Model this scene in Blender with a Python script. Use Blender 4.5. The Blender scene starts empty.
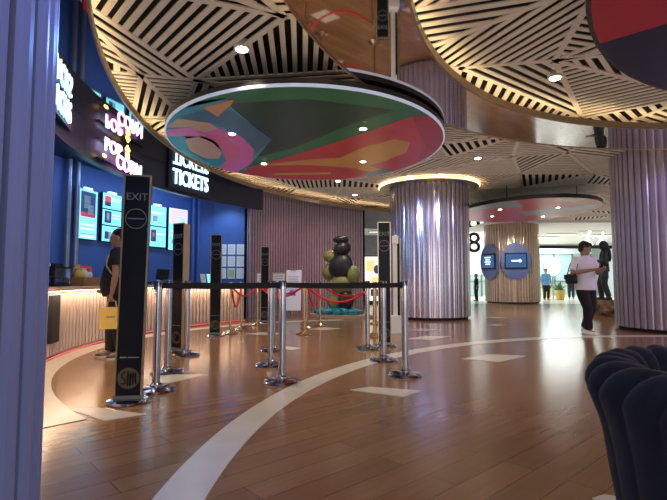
import bpy, bmesh, math, random
from mathutils import Vector, Matrix
random.seed(7)
S = bpy.context.scene
COL = S.collection
PI = math.pi
rad = math.radians

# ------------------------------------------------------------------ camera
FPX = 470.0                       # focal length in pixels of the 667 px wide frame
PITCH = math.atan(31 / FPX)
CAMH = 1.0
cam = bpy.data.cameras.new('camera')
cam.sensor_fit = 'HORIZONTAL'
cam.sensor_width = 36
cam.lens = FPX * 36 / 667
cam.clip_start = 0.02
cam.clip_end = 200
camo = bpy.data.objects.new('camera', cam)
COL.objects.link(camo)
camo.location = (0, 0, CAMH)
camo.rotation_euler = (PI / 2 + PITCH, 0, 0)
S.camera = camo

def ray(x, y):
    cp, sp = math.cos(PITCH), math.sin(PITCH)
    a, b = (x - 333.5) / FPX, (250 - y) / FPX
    return Vector((a, cp - sp * b, sp + cp * b))

def at_z(x, y, z):
    d = ray(x, y); t = (z - CAMH) / d.z
    return (d.x * t, d.y * t)

# ------------------------------------------------------------------ materials
def mat(name, col, rough=0.5, metal=0.0, emit=None, es=0.0, noise=0.08, nscale=6.0, spec=0.5,
        sheen=0.0, coat=0.0, alpha=1.0, trans=0.0, bump=0.0, stretch=(1, 1, 1)):
    m = bpy.data.materials.new(name)
    m.use_nodes = True
    nt = m.node_tree
    b = nt.nodes['Principled BSDF']
    b.inputs['Roughness'].default_value = rough
    b.inputs['Metallic'].default_value = metal
    b.inputs['Specular IOR Level'].default_value = spec
    b.inputs['Sheen Weight'].default_value = sheen
    b.inputs['Coat Weight'].default_value = coat
    b.inputs['Coat Roughness'].default_value = 0.08
    b.inputs['Transmission Weight'].default_value = trans
    b.inputs['Alpha'].default_value = alpha
    tc = nt.nodes.new('ShaderNodeTexCoord')
    mp = nt.nodes.new('ShaderNodeMapping')
    mp.inputs['Scale'].default_value = stretch
    n = nt.nodes.new('ShaderNodeTexNoise')
    n.inputs['Scale'].default_value = nscale
    n.inputs['Detail'].default_value = 4
    nt.links.new(tc.outputs['Object'], mp.inputs['Vector'])
    nt.links.new(mp.outputs['Vector'], n.inputs['Vector'])
    r = nt.nodes.new('ShaderNodeValToRGB')
    r.color_ramp.elements[0].position = 0.3
    r.color_ramp.elements[1].position = 0.7
    r.color_ramp.elements[0].color = tuple(c * (1 - noise) for c in col) + (1,)
    r.color_ramp.elements[1].color = tuple(min(1, c * (1 + noise)) for c in col) + (1,)
    nt.links.new(n.outputs['Fac'], r.inputs['Fac'])
    nt.links.new(r.outputs['Color'], b.inputs['Base Color'])
    if bump:
        bp = nt.nodes.new('ShaderNodeBump')
        bp.inputs['Strength'].default_value = bump
        bp.inputs['Distance'].default_value = 0.01
        nt.links.new(n.outputs['Fac'], bp.inputs['Height'])
        nt.links.new(bp.outputs['Normal'], b.inputs['Normal'])
    if emit:
        b.inputs['Emission Color'].default_value = tuple(emit) + (1,)
        b.inputs['Emission Strength'].default_value = es
    return m

def floor_mat():
    m = bpy.data.materials.new('wood_plank_floor')
    m.use_nodes = True
    nt = m.node_tree
    b = nt.nodes['Principled BSDF']
    g = nt.nodes.new('ShaderNodeNewGeometry')
    mp = nt.nodes.new('ShaderNodeMapping')
    mp.inputs['Rotation'].default_value = (0, 0, rad(-42))
    nt.links.new(g.outputs['Position'], mp.inputs['Vector'])
    br = nt.nodes.new('ShaderNodeTexBrick')
    br.offset = 0.37
    br.inputs['Scale'].default_value = 1
    br.inputs['Brick Width'].default_value = 1.25
    br.inputs['Row Height'].default_value = 0.17
    br.inputs['Mortar Size'].default_value = 0.0022
    br.inputs['Mortar Smooth'].default_value = 0.2
    br.inputs['Bias'].default_value = 0.0
    br.inputs['Color1'].default_value = (0.180, 0.092, 0.042, 1)
    br.inputs['Color2'].default_value = (0.236, 0.124, 0.057, 1)
    br.inputs['Mortar'].default_value = (0.055, 0.026, 0.013, 1)
    nt.links.new(mp.outputs['Vector'], br.inputs['Vector'])
    mp2 = nt.nodes.new('ShaderNodeMapping')
    mp2.inputs['Scale'].default_value = (1.2, 14, 1)
    nt.links.new(mp.outputs['Vector'], mp2.inputs['Vector'])
    n = nt.nodes.new('ShaderNodeTexNoise')
    n.inputs['Scale'].default_value = 1.6
    n.inputs['Detail'].default_value = 5
    nt.links.new(mp2.outputs['Vector'], n.inputs['Vector'])
    r = nt.nodes.new('ShaderNodeValToRGB')
    r.color_ramp.elements[0].position = 0.3
    r.color_ramp.elements[0].color = (0.88, 0.86, 0.85, 1)
    r.color_ramp.elements[1].position = 0.72
    r.color_ramp.elements[1].color = (1.08, 1.06, 1.05, 1)
    nt.links.new(n.outputs['Fac'], r.inputs['Fac'])
    mx = nt.nodes.new('ShaderNodeMix')
    mx.data_type = 'RGBA'
    mx.blend_type = 'MULTIPLY'
    mx.inputs[0].default_value = 1.0
    nt.links.new(br.outputs['Color'], mx.inputs[6])
    nt.links.new(r.outputs['Color'], mx.inputs[7])
    nt.links.new(mx.outputs[2], b.inputs['Base Color'])
    rr = nt.nodes.new('ShaderNodeMapRange')
    rr.inputs['To Min'].default_value = 0.15
    rr.inputs['To Max'].default_value = 0.24
    nt.links.new(n.outputs['Fac'], rr.inputs['Value'])
    nt.links.new(rr.outputs['Result'], b.inputs['Roughness'])
    bp = nt.nodes.new('ShaderNodeBump')
    bp.inputs['Strength'].default_value = 0.05
    bp.inputs['Distance'].default_value = 0.004
    nt.links.new(br.outputs['Fac'], bp.inputs['Height'])
    bp.invert = True
    nt.links.new(bp.outputs['Normal'], b.inputs['Normal'])
    b.inputs['Specular IOR Level'].default_value = 0.6
    return m

M = {}
M['floor'] = floor_mat()
M['band'] = mat('cream_stone_inlay', (0.52, 0.47, 0.40), 0.22, noise=0.05, nscale=3)
M['mallfloor'] = mat('pale_stone_floor', (0.55, 0.52, 0.46), 0.2, noise=0.05)
M['slat'] = mat('beige_wood_slat', (0.58, 0.475, 0.375), 0.55, noise=0.08, nscale=4)
M['black'] = mat('matt_black', (0.008, 0.008, 0.010), 0.7)
M['plenum'] = mat('plenum_black', (0.012, 0.010, 0.010), 0.9)
M['mirror'] = mat('tinted_mirror_panel', (0.66, 0.60, 0.56), 0.035, 1.0, noise=0.02, nscale=0.7)
M['led_warm'] = mat('warm_led', (1, 0.8, 0.5), 0.5, emit=(1.0, 0.81, 0.48), es=16)
M['led_ring'] = mat('warm_led_tube', (1, 0.8, 0.5), 0.5, emit=(1.0, 0.74, 0.42), es=2.6)
M['led_counter'] = mat('counter_led', (1, 0.85, 0.7), 0.5, emit=(1.0, 0.72, 0.47), es=28)
M['led_red'] = mat('red_led', (1, 0.2, 0.2), 0.5, emit=(1.0, 0.2, 0.22), es=.3)
M['brass_lip'] = mat('bronze_lip', (0.45, 0.34, 0.22), 0.3, 0.9)
M['rib_lilac'] = mat('lilac_grey_metal_cladding', (0.36, 0.30, 0.37), 0.28, 0.5, noise=0.05, nscale=2)
M['rib_chrome'] = mat('polished_metal_cladding', (0.56, 0.50, 0.55), 0.17, 0.82, noise=0.05, nscale=2)
M['rib_bluelit'] = mat('blue_light_tinted_cladding', (0.15, 0.175, 0.31), 0.42, 0.0, noise=0.05, nscale=2, spec=0.4)  # blue light on the near column is partly put into this base colour
M['rib_wood'] = mat('bronze_wood_cladding', (0.55, 0.41, 0.30), 0.25, 0.6, noise=0.08)
M['rib_pink'] = mat('mauve_slat', (0.285, 0.215, 0.255), 0.5, noise=0.06)
M['rib_cream'] = mat('cream_fluted_panel', (0.54, 0.42, 0.375), 0.5, noise=0.04)
M['countertop'] = mat('pale_wood_worktop', (0.48, 0.36, 0.26), 0.3)
M['navy'] = mat('navy_fascia', (0.006, 0.010, 0.030), 0.35, noise=0.1)
M['bluewall'] = mat('blue_painted_wall', (0.045, 0.105, 0.31), 0.5, noise=0.06, nscale=1.5)
M['neon'] = mat('white_neon', (1, 1, 1), 0.5, emit=(0.70, 0.96, 1.0), es=2.4)
M['neon_edge'] = mat('cyan_neon', (0.3, 0.8, 1), 0.5, emit=(0.06, 0.42, 0.9), es=1.3)
M['neon_pink'] = mat('pink_neon', (1, 0.4, 0.8), 0.5, emit=(1.0, 0.30, 0.80), es=3.6)
M['neon_yellow'] = mat('yellow_neon', (1, 0.8, 0.3), 0.5, emit=(1.0, 0.62, 0.16), es=3.6)
M['neon_blue'] = mat('blue_neon', (0.5, 0.7, 1), 0.5, emit=(0.50, 0.72, 1.0), es=4.0)
M['screen'] = mat('lit_menu_screen', (0.2, 0.6, 0.65), 0.2, emit=(0.20, 0.78, 0.92), es=1.05, noise=0.1, nscale=3)
M['screen_dark'] = mat('screen_dark_picture', (0.03, 0.04, 0.08), 0.2, emit=(0.03, 0.06, 0.14), es=0.8)
M['screen_grey'] = mat('screen_grey_picture', (0.2, 0.25, 0.3), 0.2, emit=(0.16, 0.25, 0.34), es=0.9)
M['screen_red'] = mat('screen_red_picture', (0.6, 0.05, 0.08), 0.2, emit=(0.65, 0.06, 0.10), es=0.9)
M['screen_white'] = mat('screen_white', (0.8, 0.9, 0.95), 0.2, emit=(0.60, 0.92, 1.0), es=1.1)
M['screen_pink'] = mat('screen_pink_picture', (0.8, 0.5, 0.6), 0.2, emit=(0.75, 0.45, 0.62), es=0.9)
M['screen_green'] = mat('screen_green_picture', (0.2, 0.6, 0.4), 0.2, emit=(0.12, 0.50, 0.36), es=0.9)
M['paper'] = mat('white_paper', (0.74, 0.76, 0.78), 0.6, noise=0.03)
M['paper_print'] = mat('grey_print', (0.36, 0.42, 0.48), 0.6)
M['paper_green'] = mat('green_print', (0.35, 0.52, 0.22), 0.6)
M['print_blue'] = mat('blue_print', (0.04, 0.16, 0.55), 0.6)
M['chrome'] = mat('chrome', (0.44, 0.47, 0.56), 0.12, 1.0, noise=0.02)
M['brass'] = mat('brass', (0.66, 0.50, 0.30), 0.2, 1.0, noise=0.03)
M['gold_edge'] = mat('champagne_gold_trim', (0.62, 0.48, 0.30), 0.28, 0.85)
M['gold_print'] = mat('gold_print', (0.09, 0.08, 0.055), 0.45, 0.2)
M['grey_print'] = mat('grey_totem_print', (0.16, 0.18, 0.22), 0.5)
M['totem'] = mat('black_totem_panel', (0.004, 0.006, 0.011), 0.42, spec=0.25, noise=0.1)
M['belt'] = mat('black_belt_webbing', (0.006, 0.006, 0.007), 0.7)
M['rope'] = mat('red_velvet_rope', (0.58, 0.010, 0.020), 0.55, sheen=0.0, bump=0.3, nscale=60)
M['white'] = mat('white_paint', (0.74, 0.73, 0.72), 0.45, noise=0.03)
M['disc_rim'] = mat('disc_black_rim', (0.025, 0.022, 0.022), 0.35)
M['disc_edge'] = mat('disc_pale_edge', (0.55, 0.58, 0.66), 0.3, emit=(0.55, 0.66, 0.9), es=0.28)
def art(n, c): M[n] = mat('art_' + n, c, 0.32, noise=0.04, nscale=3)
art('green', (0.020, 0.13, 0.055)); art('dkgreen', (0.010, 0.045, 0.032)); art('red', (0.42, 0.035, 0.040))
art('dkred', (0.30, 0.020, 0.030)); art('gold', (0.46, 0.22, 0.045)); art('teal', (0.030, 0.23, 0.26))
art('slate', (0.045, 0.11, 0.17)); art('tan', (0.45, 0.27, 0.15)); art('orange', (0.50, 0.20, 0.06))
art('pink', (0.55, 0.10, 0.32)); art('coral', (0.52, 0.09, 0.14)); art('navyart', (0.010, 0.012, 0.030))
art('greyart', (0.20, 0.24, 0.22)); art('midblue', (0.05, 0.12, 0.20))
M['lamp'] = mat('lit_downlight', (1, 0.95, 0.85), 0.4, emit=(1.0, 0.90, 0.74), es=14)
M['lamp_ring'] = mat('downlight_trim', (0.6, 0.55, 0.48), 0.3, 0.3)
M['skin'] = mat('skin', (0.36, 0.19, 0.125), 0.5, noise=0.05)
M['skin_dk'] = mat('skin_tanned', (0.28, 0.145, 0.095), 0.5, noise=0.05)
M['hair'] = mat('black_hair', (0.008, 0.007, 0.007), 0.45)
M['black_cloth'] = mat('black_cloth', (0.010, 0.010, 0.013), 0.85, noise=0.2, nscale=20)
M['trouser'] = mat('black_trouser_cloth', (0.012, 0.011, 0.013), 0.85, noise=0.2, nscale=20)
M['white_cloth'] = mat('white_cotton', (0.60, 0.58, 0.62), 0.85, noise=0.04, nscale=14, bump=0.4)
M['leather'] = mat('black_leather', (0.010, 0.010, 0.012), 0.4)
M['strap_tan'] = mat('cream_strap', (0.50, 0.42, 0.28), 0.6)
M['yellowbag'] = mat('yellow_paper_bag', (0.70, 0.48, 0.12), 0.6, noise=0.04)
M['velvet'] = mat('navy_velvet', (0.0060, 0.0080, 0.020), 0.75, spec=0.2, sheen=0.06, noise=0.25, nscale=30)
M['wicker'] = mat('wicker', (0.38, 0.22, 0.10), 0.6, noise=0.3, nscale=40)
M['snack_red'] = mat('red_snack_foil', (0.62, 0.02, 0.03), 0.3)
M['snack_white'] = mat('white_snack_foil', (0.65, 0.66, 0.66), 0.3)
M['snack_grey'] = mat('grey_snack_foil', (0.18, 0.20, 0.19), 0.3)
M['snack_yellow'] = mat('yellow_snack_foil', (0.68, 0.45, 0.08), 0.35)
M['teal_rock'] = mat('teal_rock', (0.010, 0.20, 0.25), 0.35, noise=0.6, nscale=9)
M['olive_stone'] = mat('olive_stone', (0.17, 0.175, 0.060), 0.5, noise=0.3, nscale=8)
M['dark_stone'] = mat('dark_stone', (0.018, 0.020, 0.022), 0.4, noise=0.3, nscale=8)
M['bronze'] = mat('dark_bronze_figure', (0.035, 0.042, 0.050), 0.4, 0.2, noise=0.2)
M['brown_rock'] = mat('brown_rock', (0.14, 0.085, 0.05), 0.7, noise=0.5, nscale=7, bump=0.8)
M['ovalblue'] = mat('blue_oval_board', (0.10, 0.14, 0.30), 0.4)
M['bluescreen'] = mat('blue_info_screen', (0.02, 0.05, 0.12), 0.2, emit=(0.03, 0.10, 0.26), es=0.7)
M['white_lit'] = mat('white_lit_panel', (.8, .8, .8), 0.4, emit=(0.95, 0.98, 1.0), es=1.1)
M['mallwall'] = mat('pale_mall_wall', (0.50, 0.58, 0.55), 0.6, noise=0.04)
M['mallceil'] = mat('pale_mall_ceiling', (0.66, 0.63, 0.58), 0.7, noise=0.03)
M['mint'] = mat('mint_glass_front', (0.33, 0.50, 0.47), 0.12, noise=0.05)
M['frame_grey'] = mat('grey_metal_frame', (0.22, 0.23, 0.24), 0.4, 0.6)
M['orange_lit'] = mat('orange_lit_poster', (1, 0.5, 0.2), 0.4, emit=(1.0, 0.50, 0.20), es=1.3, noise=0.3, nscale=3)
M['cream_lit'] = mat('cream_lit_poster', (1, 0.9, 0.7), 0.4, emit=(1.0, 0.86, 0.66), es=1.5, noise=0.2, nscale=3)
M['blue_cloth'] = mat('light_blue_cloth', (0.12, 0.34, 0.58), 0.8)
M['leaf'] = mat('leaf_green', (0.07, 0.16, 0.045), 0.5, noise=0.3, nscale=20)
M['pot_yellow'] = mat('yellow_planter', (0.55, 0.40, 0.10), 0.5)
M['glass'] = mat('display_glass', (0.9, 0.95, 0.95), 0.03, trans=1.0, noise=0.01)
M['wood_frame'] = mat('pale_wood_frame', (0.40, 0.29, 0.18), 0.5)
M['steelpost'] = mat('blue_grey_post', (0.30, 0.34, 0.42), 0.3, 0.7)

# ------------------------------------------------------------------ mesh builder
class MB:
    def __init__(s): s.v = []; s.f = []; s.mi = []; s.cur = 0
    def add(s, vs, fs):
        o = len(s.v); s.v += [tuple(v) for v in vs]
        for f in fs: s.f.append([o + i for i in f]); s.mi.append(s.cur)
        return s
    def box(s, c, d, rz=0.0, rx=0.0, ry=0.0):
        R = Matrix.Rotation(rz, 3, 'Z') @ Matrix.Rotation(ry, 3, 'Y') @ Matrix.Rotation(rx, 3, 'X')
        vs = [Vector(c) + R @ Vector((x * d[0] / 2, y * d[1] / 2, z * d[2] / 2)) for x in (-1, 1) for y in (-1, 1) for z in (-1, 1)]
        return s.add(vs, [(0, 1, 3, 2), (4, 6, 7, 5), (0, 4, 5, 1), (2, 3, 7, 6), (0, 2, 6, 4), (1, 5, 7, 3)])
    def loft(s, rings, closed=True, cap=True):
        n = len(rings[0]); vs = [p for r in rings for p in r]; fs = []
        for i in range(len(rings) - 1):
            for j in range(n if closed else n - 1):
                k = (j + 1) % n
                fs.append((i * n + j, i * n + k, (i + 1) * n + k, (i + 1) * n + j))
        if cap and closed:
            fs.append(tuple(reversed(range(n)))); fs.append(tuple((len(rings) - 1) * n + j for j in range(n)))
        return s.add(vs, fs)
    def lathe(s, prof, c=(0, 0, 0), n=24, sx=1, sy=1):
        rings = [[(c[0] + r * sx * math.cos(2 * PI * k / n), c[1] + r * sy * math.sin(2 * PI * k / n), c[2] + z) for k in range(n)] for r, z in prof]
        return s.loft(rings)
    def tube(s, pts, rs, n=8, caps=True, flat=1.0):
        pts = [Vector(p) for p in pts]
        if not isinstance(rs, (list, tuple)): rs = [rs] * len(pts)
        if caps:                                     # rounded ends
            a = (pts[0] - pts[1]).normalized(); b = (pts[-1] - pts[-2]).normalized()
            pts = [pts[0] + a * rs[0] * .9, pts[0] + a * rs[0] * .6] + pts + [pts[-1] + b * rs[-1] * .6, pts[-1] + b * rs[-1] * .9]
            rs = [rs[0] * .35, rs[0] * .8] + list(rs) + [rs[-1] * .8, rs[-1] * .35]
        rings = []; up = None
        for i, p in enumerate(pts):
            t = (pts[min(i + 1, len(pts) - 1)] - pts[max(i - 1, 0)]).normalized()
            if up is None:
                up = Vector((0, 0, 1)) if abs(t.z) < .9 else Vector((0, 1, 0))
            x = t.cross(up).normalized(); up = x.cross(t).normalized()
            rings.append([p + x * (rs[i] * math.cos(2 * PI * k / n)) + up * (rs[i] * flat * math.sin(2 * PI * k / n)) for k in range(n)])
        return s.loft(rings)
    def ell(s, c, r, n=16, m=10, R=None):
        rings = []
        for i in range(m + 1):
            a = PI * i / m; a = min(max(a, .05), PI - .05)
            ring = []
            for k in range(n):
                v = Vector((r[0] * math.sin(a) * math.cos(2 * PI * k / n), r[1] * math.sin(a) * math.sin(2 * PI * k / n), -r[2] * math.cos(a)))
                if R: v = R @ v
                ring.append(Vector(c) + v)
            rings.append(ring)
        return s.loft(rings)
    def prism(s, poly, z0, z1):
        n = len(poly)
        vs = [(p[0], p[1], z0) for p in poly] + [(p[0], p[1], z1) for p in poly]
        fs = [tuple(reversed(range(n))), tuple(range(n, 2 * n))] + [(i, (i + 1) % n, n + (i + 1) % n, n + i) for i in range(n)]
        return s.add(vs, fs)
    def build(s, name, m, parent=None, smooth=None, loc=None, rz=None, recalc=True):
        me = bpy.data.meshes.new(name)
        me.from_pydata(s.v, [], s.f)
        ms = m if isinstance(m, (list, tuple)) else [m]
        for x in ms: me.materials.append(M[x] if isinstance(x, str) else x)
        for p, i in zip(me.polygons, s.mi): p.material_index = i
        if recalc:
            bm = bmesh.new(); bm.from_mesh(me); bmesh.ops.recalc_face_normals(bm, faces=bm.faces); bm.to_mesh(me); bm.free()
        if smooth:
            for p in me.polygons: p.use_smooth = True
            me.set_sharp_from_angle(angle=rad(smooth))
        o = bpy.data.objects.new(name, me); COL.objects.link(o)
        if parent: o.parent = parent
        if loc is not None: o.location = loc
        if rz is not None: o.rotation_euler = (0, 0, rz)
        return o

def tag(o, label=None, cat=None, group=None, kind=None):
    if label: o['label'] = label
    if cat: o['category'] = cat
    if group: o['group'] = group
    if kind: o['kind'] = kind
    return o

def thing(name, label, cat, loc=(0, 0, 0), rz=0.0, group=None):
    o = bpy.data.objects.new(name, None); COL.objects.link(o)
    o.empty_display_size = 0.1
    o.location = loc; o.rotation_euler = (0, 0, rz)
    return tag(o, label, cat, group)

def dup(root, loc, rz, label=None, group=None, skip=()):
    r = root.copy(); COL.objects.link(r); r.location = loc; r.rotation_euler = (0, 0, rz)
    if label: r['label'] = label
    if group: r['group'] = group
    for ch in list(root.children):
        if ch.name.split('.')[0] in skip: continue
        c = ch.copy(); COL.objects.link(c); c.parent = r
        for g in list(ch.children):
            d = g.copy(); COL.objects.link(d); d.parent = c
    return r

def text(s, size, name, m, parent, loc, rot, depth=0.01, bold=0.0, align='CENTER', sx=1.0):
    cu = bpy.data.curves.new('lettering', 'FONT')
    cu.body = s; cu.size = size; cu.extrude = depth; cu.offset = bold; cu.align_x = align; cu.align_y = 'CENTER'
    cu.resolution_u = 3
    t = bpy.data.objects.new('lettering', cu); COL.objects.link(t)
    bpy.context.view_layer.update()
    me = bpy.data.meshes.new_from_object(t.evaluated_get(bpy.context.evaluated_depsgraph_get()))
    bpy.data.objects.remove(t)
    me.materials.clear(); me.materials.append(M[m])
    o = bpy.data.objects.new(name, me); COL.objects.link(o)
    o.parent = parent; o.location = loc; o.rotation_euler = rot; o.scale = (sx, 1, 1)
    return o

def clip(poly, a, b):
    """keep the part of poly on the left of the line a -> b"""
    out = []
    n = len(poly)
    def side(p): return (b[0] - a[0]) * (p[1] - a[1]) - (b[1] - a[1]) * (p[0] - a[0])
    for i in range(n):
        p, q = poly[i], poly[(i + 1) % n]; sp, sq = side(p), side(q)
        if sp >= 0: out.append(p)
        if (sp >= 0) != (sq >= 0):
            t = sp / (sp - sq); out.append((p[0] + t * (q[0] - p[0]), p[1] + t * (q[1] - p[1])))
    return out

def clip_conv(poly, conv):
    for i in range(len(conv)):
        if len(poly) < 3: return []
        poly = clip(poly, conv[i], conv[(i + 1) % len(conv)])
    return poly

def area(p): return sum(p[i][0] * p[(i + 1) % len(p)][1] - p[(i + 1) % len(p)][0] * p[i][1] for i in range(len(p))) / 2
def ccw(p): return p if area(p) > 0 else p[::-1]

# ------------------------------------------------------------------ floor
ZM = 3.40          # underside of the mirrored soffit
ZS = 3.66          # underside of the slatted ceiling
fb = MB(); fb.add([(-9, -5, 0), (19, -5, 0), (19, 20.6, 0), (-9, 20.6, 0)], [(0, 1, 2, 3)])
floor = tag(fb.build('floor', 'floor'), kind='structure')
mf = MB(); mf.add([(-9, 20.6, 0), (26, 20.6, 0), (26, 36, 0), (-9, 36, 0)], [(0, 1, 2, 3)])
mf.build('pale_floor', 'mallfloor', floor)

def ring_band(cx, cy, r0, r1, a0, a1, z, n=80, z0=0.0):
    b = MB(); vs = []; fs = []
    for i in range(n + 1):
        a = rad(a0 + (a1 - a0) * i / n)
        for r in (r0, r1):
            for zz in (z0, z): vs.append((cx + r * math.cos(a), cy + r * math.sin(a), zz))
    for i in range(n):
        o = i * 4; p = o + 4
        fs += [(o + 1, p + 1, p + 3, o + 3), (o, o + 1, o + 3 - 0, o + 2)] if i == 0 else [(o + 1, p + 1, p + 3, o + 3)]
        fs += [(o, p, p + 1, o + 1), (o + 2, o + 3, p + 3, p + 2), (o, o + 2, p + 2, p)]
    b.add(vs, fs)
    return b
ring_band(5.70, 2.24, 6.29, 6.53, 75, 262, 0.004, 120).build('inlay_band', 'band', floor)
ring_band(1.57, 7.21, 5.02, 5.32, 105, 228, 0.004, 80).build('inlay_band', 'band', floor)
tiles = [[(350, 390), (370, 387), (421, 391), (403, 397)], [(462, 359), (490, 354.5), (526, 356), (499, 362)],
         [(407, 339), (425, 336), (450, 336.5), (432, 339.8)], [(73, 411), (90, 407), (146, 414.5), (105, 421)],
         [(150, 384), (160, 375), (208, 374.5), (170, 383)], [(279, 348.5), (284, 346.3), (302, 348), (293, 350.3)],
         [(309, 329), (325, 327.5), (341, 328.5), (325, 330)], [(488, 325), (496, 324), (505, 324.8), (496, 326)],
         [(592, 499), (604, 495), (640, 500), (622, 506)], [(246, 334), (262, 332.5), (290, 333.5), (270, 335)],
         [(486, 317.5), (494, 317), (506, 317.6), (497, 318.2)], [(404, 330), (420, 329), (440, 329.6), (424, 330.8)]]
for t in tiles:
    MB().prism(ccw([at_z(x, y, 0) for x, y in t]), 0.0, 0.004).build('inlay_tile', 'band', floor)

# ------------------------------------------------------------------ slatted ceiling
def slat_ceiling(x0, x1, y0, y1, cell, z0, z1):
    rnd = random.Random(11)
    nx, ny = int((x1 - x0) / cell), int((y1 - y0) / cell)
    P = {}
    for i in range(nx + 1):
        for j in range(ny + 1):
            jx = rnd.uniform(-.36, .36) * cell; jy = rnd.uniform(-.36, .36) * cell
            P[i, j] = (x0 + i * cell + jx + (0.5 * cell if j % 2 else 0), y0 + j * cell + jy)
    panels = []
    for i in range(nx):
        for j in range(ny):
            q = [P[i, j], P[i + 1, j], P[i + 1, j + 1], P[i, j + 1]]
            k = rnd.random()
            if k < .45: panels += [[q[0], q[1], q[2]], [q[0], q[2], q[3]]]
            elif k < .9: panels += [[q[0], q[1], q[3]], [q[1], q[2], q[3]]]
            else: panels.append(q)
    b = MB(); seen = set(); bw = 0.035; last = 0.0
    for p in panels:
        p = ccw(p)
        n = len(p)
        for i in range(n):                                   # the beams round each panel
            a, c = p[i], p[(i + 1) % n]
            key = tuple(sorted((a, c)))
            if key in seen: continue
            seen.add(key)
            d = math.hypot(c[0] - a[0], c[1] - a[1]); nxv, nyv = -(c[1] - a[1]) / d * bw, (c[0] - a[0]) / d * bw
            b.prism([(a[0] + nxv, a[1] + nyv), (a[0] - nxv, a[1] - nyv), (c[0] - nxv, c[1] - nyv), (c[0] + nxv, c[1] + nyv)][::-1], z0 - .004, z1)
        def turn(k):                                         # chevrons: run against the panel before
            e = math.atan2(p[(k + 1) % n][1] - p[k][1], p[(k + 1) % n][0] - p[k][0])
            return abs(math.sin(e - last))
        i = max(range(n), key=lambda k: turn(k) + rnd.uniform(0, .25))
        a, c = p[i], p[(i + 1) % n]
        last = math.atan2(c[1] - a[1], c[0] - a[0])
        d = math.hypot(c[0] - a[0], c[1] - a[1]); u = ((c[0] - a[0]) / d, (c[1] - a[1]) / d); w = (-u[1], u[0])
        pitch = rnd.choice([.125, .14, .155]); wd = pitch * rnd.uniform(.46, .54)
        o = bw + pitch * .5
        while o < 4:
            A = (a[0] + w[0] * o - u[0] * 9, a[1] + w[1] * o - u[1] * 9); A2 = (A[0] + u[0] * 18, A[1] + u[1] * 18)
            B0 = (A[0] + w[0] * wd, A[1] + w[1] * wd); B2 = (B0[0] + u[0] * 18, B0[1] + u[1] * 18)
            s = clip_conv([A, A2, B2, B0], p)
            if len(s) > 2 and abs(area(s)) > .002: b.prism(s, z0, z1)
            o += pitch
    return b
ceil = tag(slat_ceiling(-6, 16.2, -3.4, 20.6, 1.5, ZS, ZS + .014).build('ceiling', 'slat', recalc=False), kind='structure')
pl = MB(); pl.box((5, 8.5, ZS + .34), (32, 30, .06)); pl.build('plenum', 'plenum', ceil)
# mirrored soffit: a ring round the right-hand coffer, and everything outside the large left curve
def slab(pin, pout, z0, z1):
    b = MB(); n = len(pin); vs = []; fs = []
    for (a, c) in zip(pin, pout):
        vs += [(a[0], a[1], z0), (c[0], c[1], z0), (a[0], a[1], z1), (c[0], c[1], z1)]
    for i in range(n - 1):
        o = i * 4; p = o + 4
        fs += [(o, p, p + 1, o + 1), (o + 2, o + 3, p + 3, p + 2), (o, o + 2, p + 2, p), (o + 1, p + 1, p + 3, o + 3)]
    return b.add(vs, fs)
def arc(cx, cy, r, a0, a1, n): return [(cx + r * math.cos(rad(a0 + (a1 - a0) * i / n)), cy + r * math.sin(rad(a0 + (a1 - a0) * i / n))) for i in range(n + 1)]
CL = (6.79, 7.87); RL = 9.75
CM = (5.67, 2.13); RM = 6.33
CR = (5.14, 2.59); RR = 4.67
slab(arc(*CL, RL, 93, 214, 90), arc(*CL, 14.5, 93, 214, 90), ZM, ZM + .05).build('mirrored_soffit', 'mirror', ceil)
slab(arc(*CR, RR, 0, 360, 128), arc(*CM, RM, 0, 360, 128), ZM, ZM + .05).build('mirrored_soffit', 'mirror', ceil)
def strip(cx, cy, r0, r1, a0, a1, z, n):
    b = MB(); p, q = arc(cx, cy, r0, a0, a1, n), arc(cx, cy, r1, a0, a1, n)
    b.add([(x, y, z) for x, y in p] + [(x, y, z) for x, y in q], [(i, i + 1, n + 2 + i, n + 1 + i) for i in range(n)])
    return b
def lip(cx, cy, r, a0, a1, n): return slab(arc(cx, cy, r - .012, a0, a1, n), arc(cx, cy, r + .012, a0, a1, n), ZM - .012, ZM + .085)
for nm, args in (('cove_lip', (*CL, RL, 93, 214, 90)), ('cove_lip', (*CR, RR, 0, 360, 128)), ('cove_lip', (*CM, RM, 0, 360, 128))):
    lip(*args).build(nm, 'brass_lip', ceil)
strip(*CL, RL + .05, RL + .09, 93, 214, ZM + .06, 90).build('cove_led', 'led_warm', ceil, recalc=False)
strip(*CR, RR + .05, RR + .09, 0, 360, ZM + .06, 128).build('cove_led', 'led_warm', ceil, recalc=False)
strip(*CM, RM - .09, RM - .05, 0, 360, ZM + .06, 128).build('cove_led', 'led_warm', ceil, recalc=False)

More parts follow.
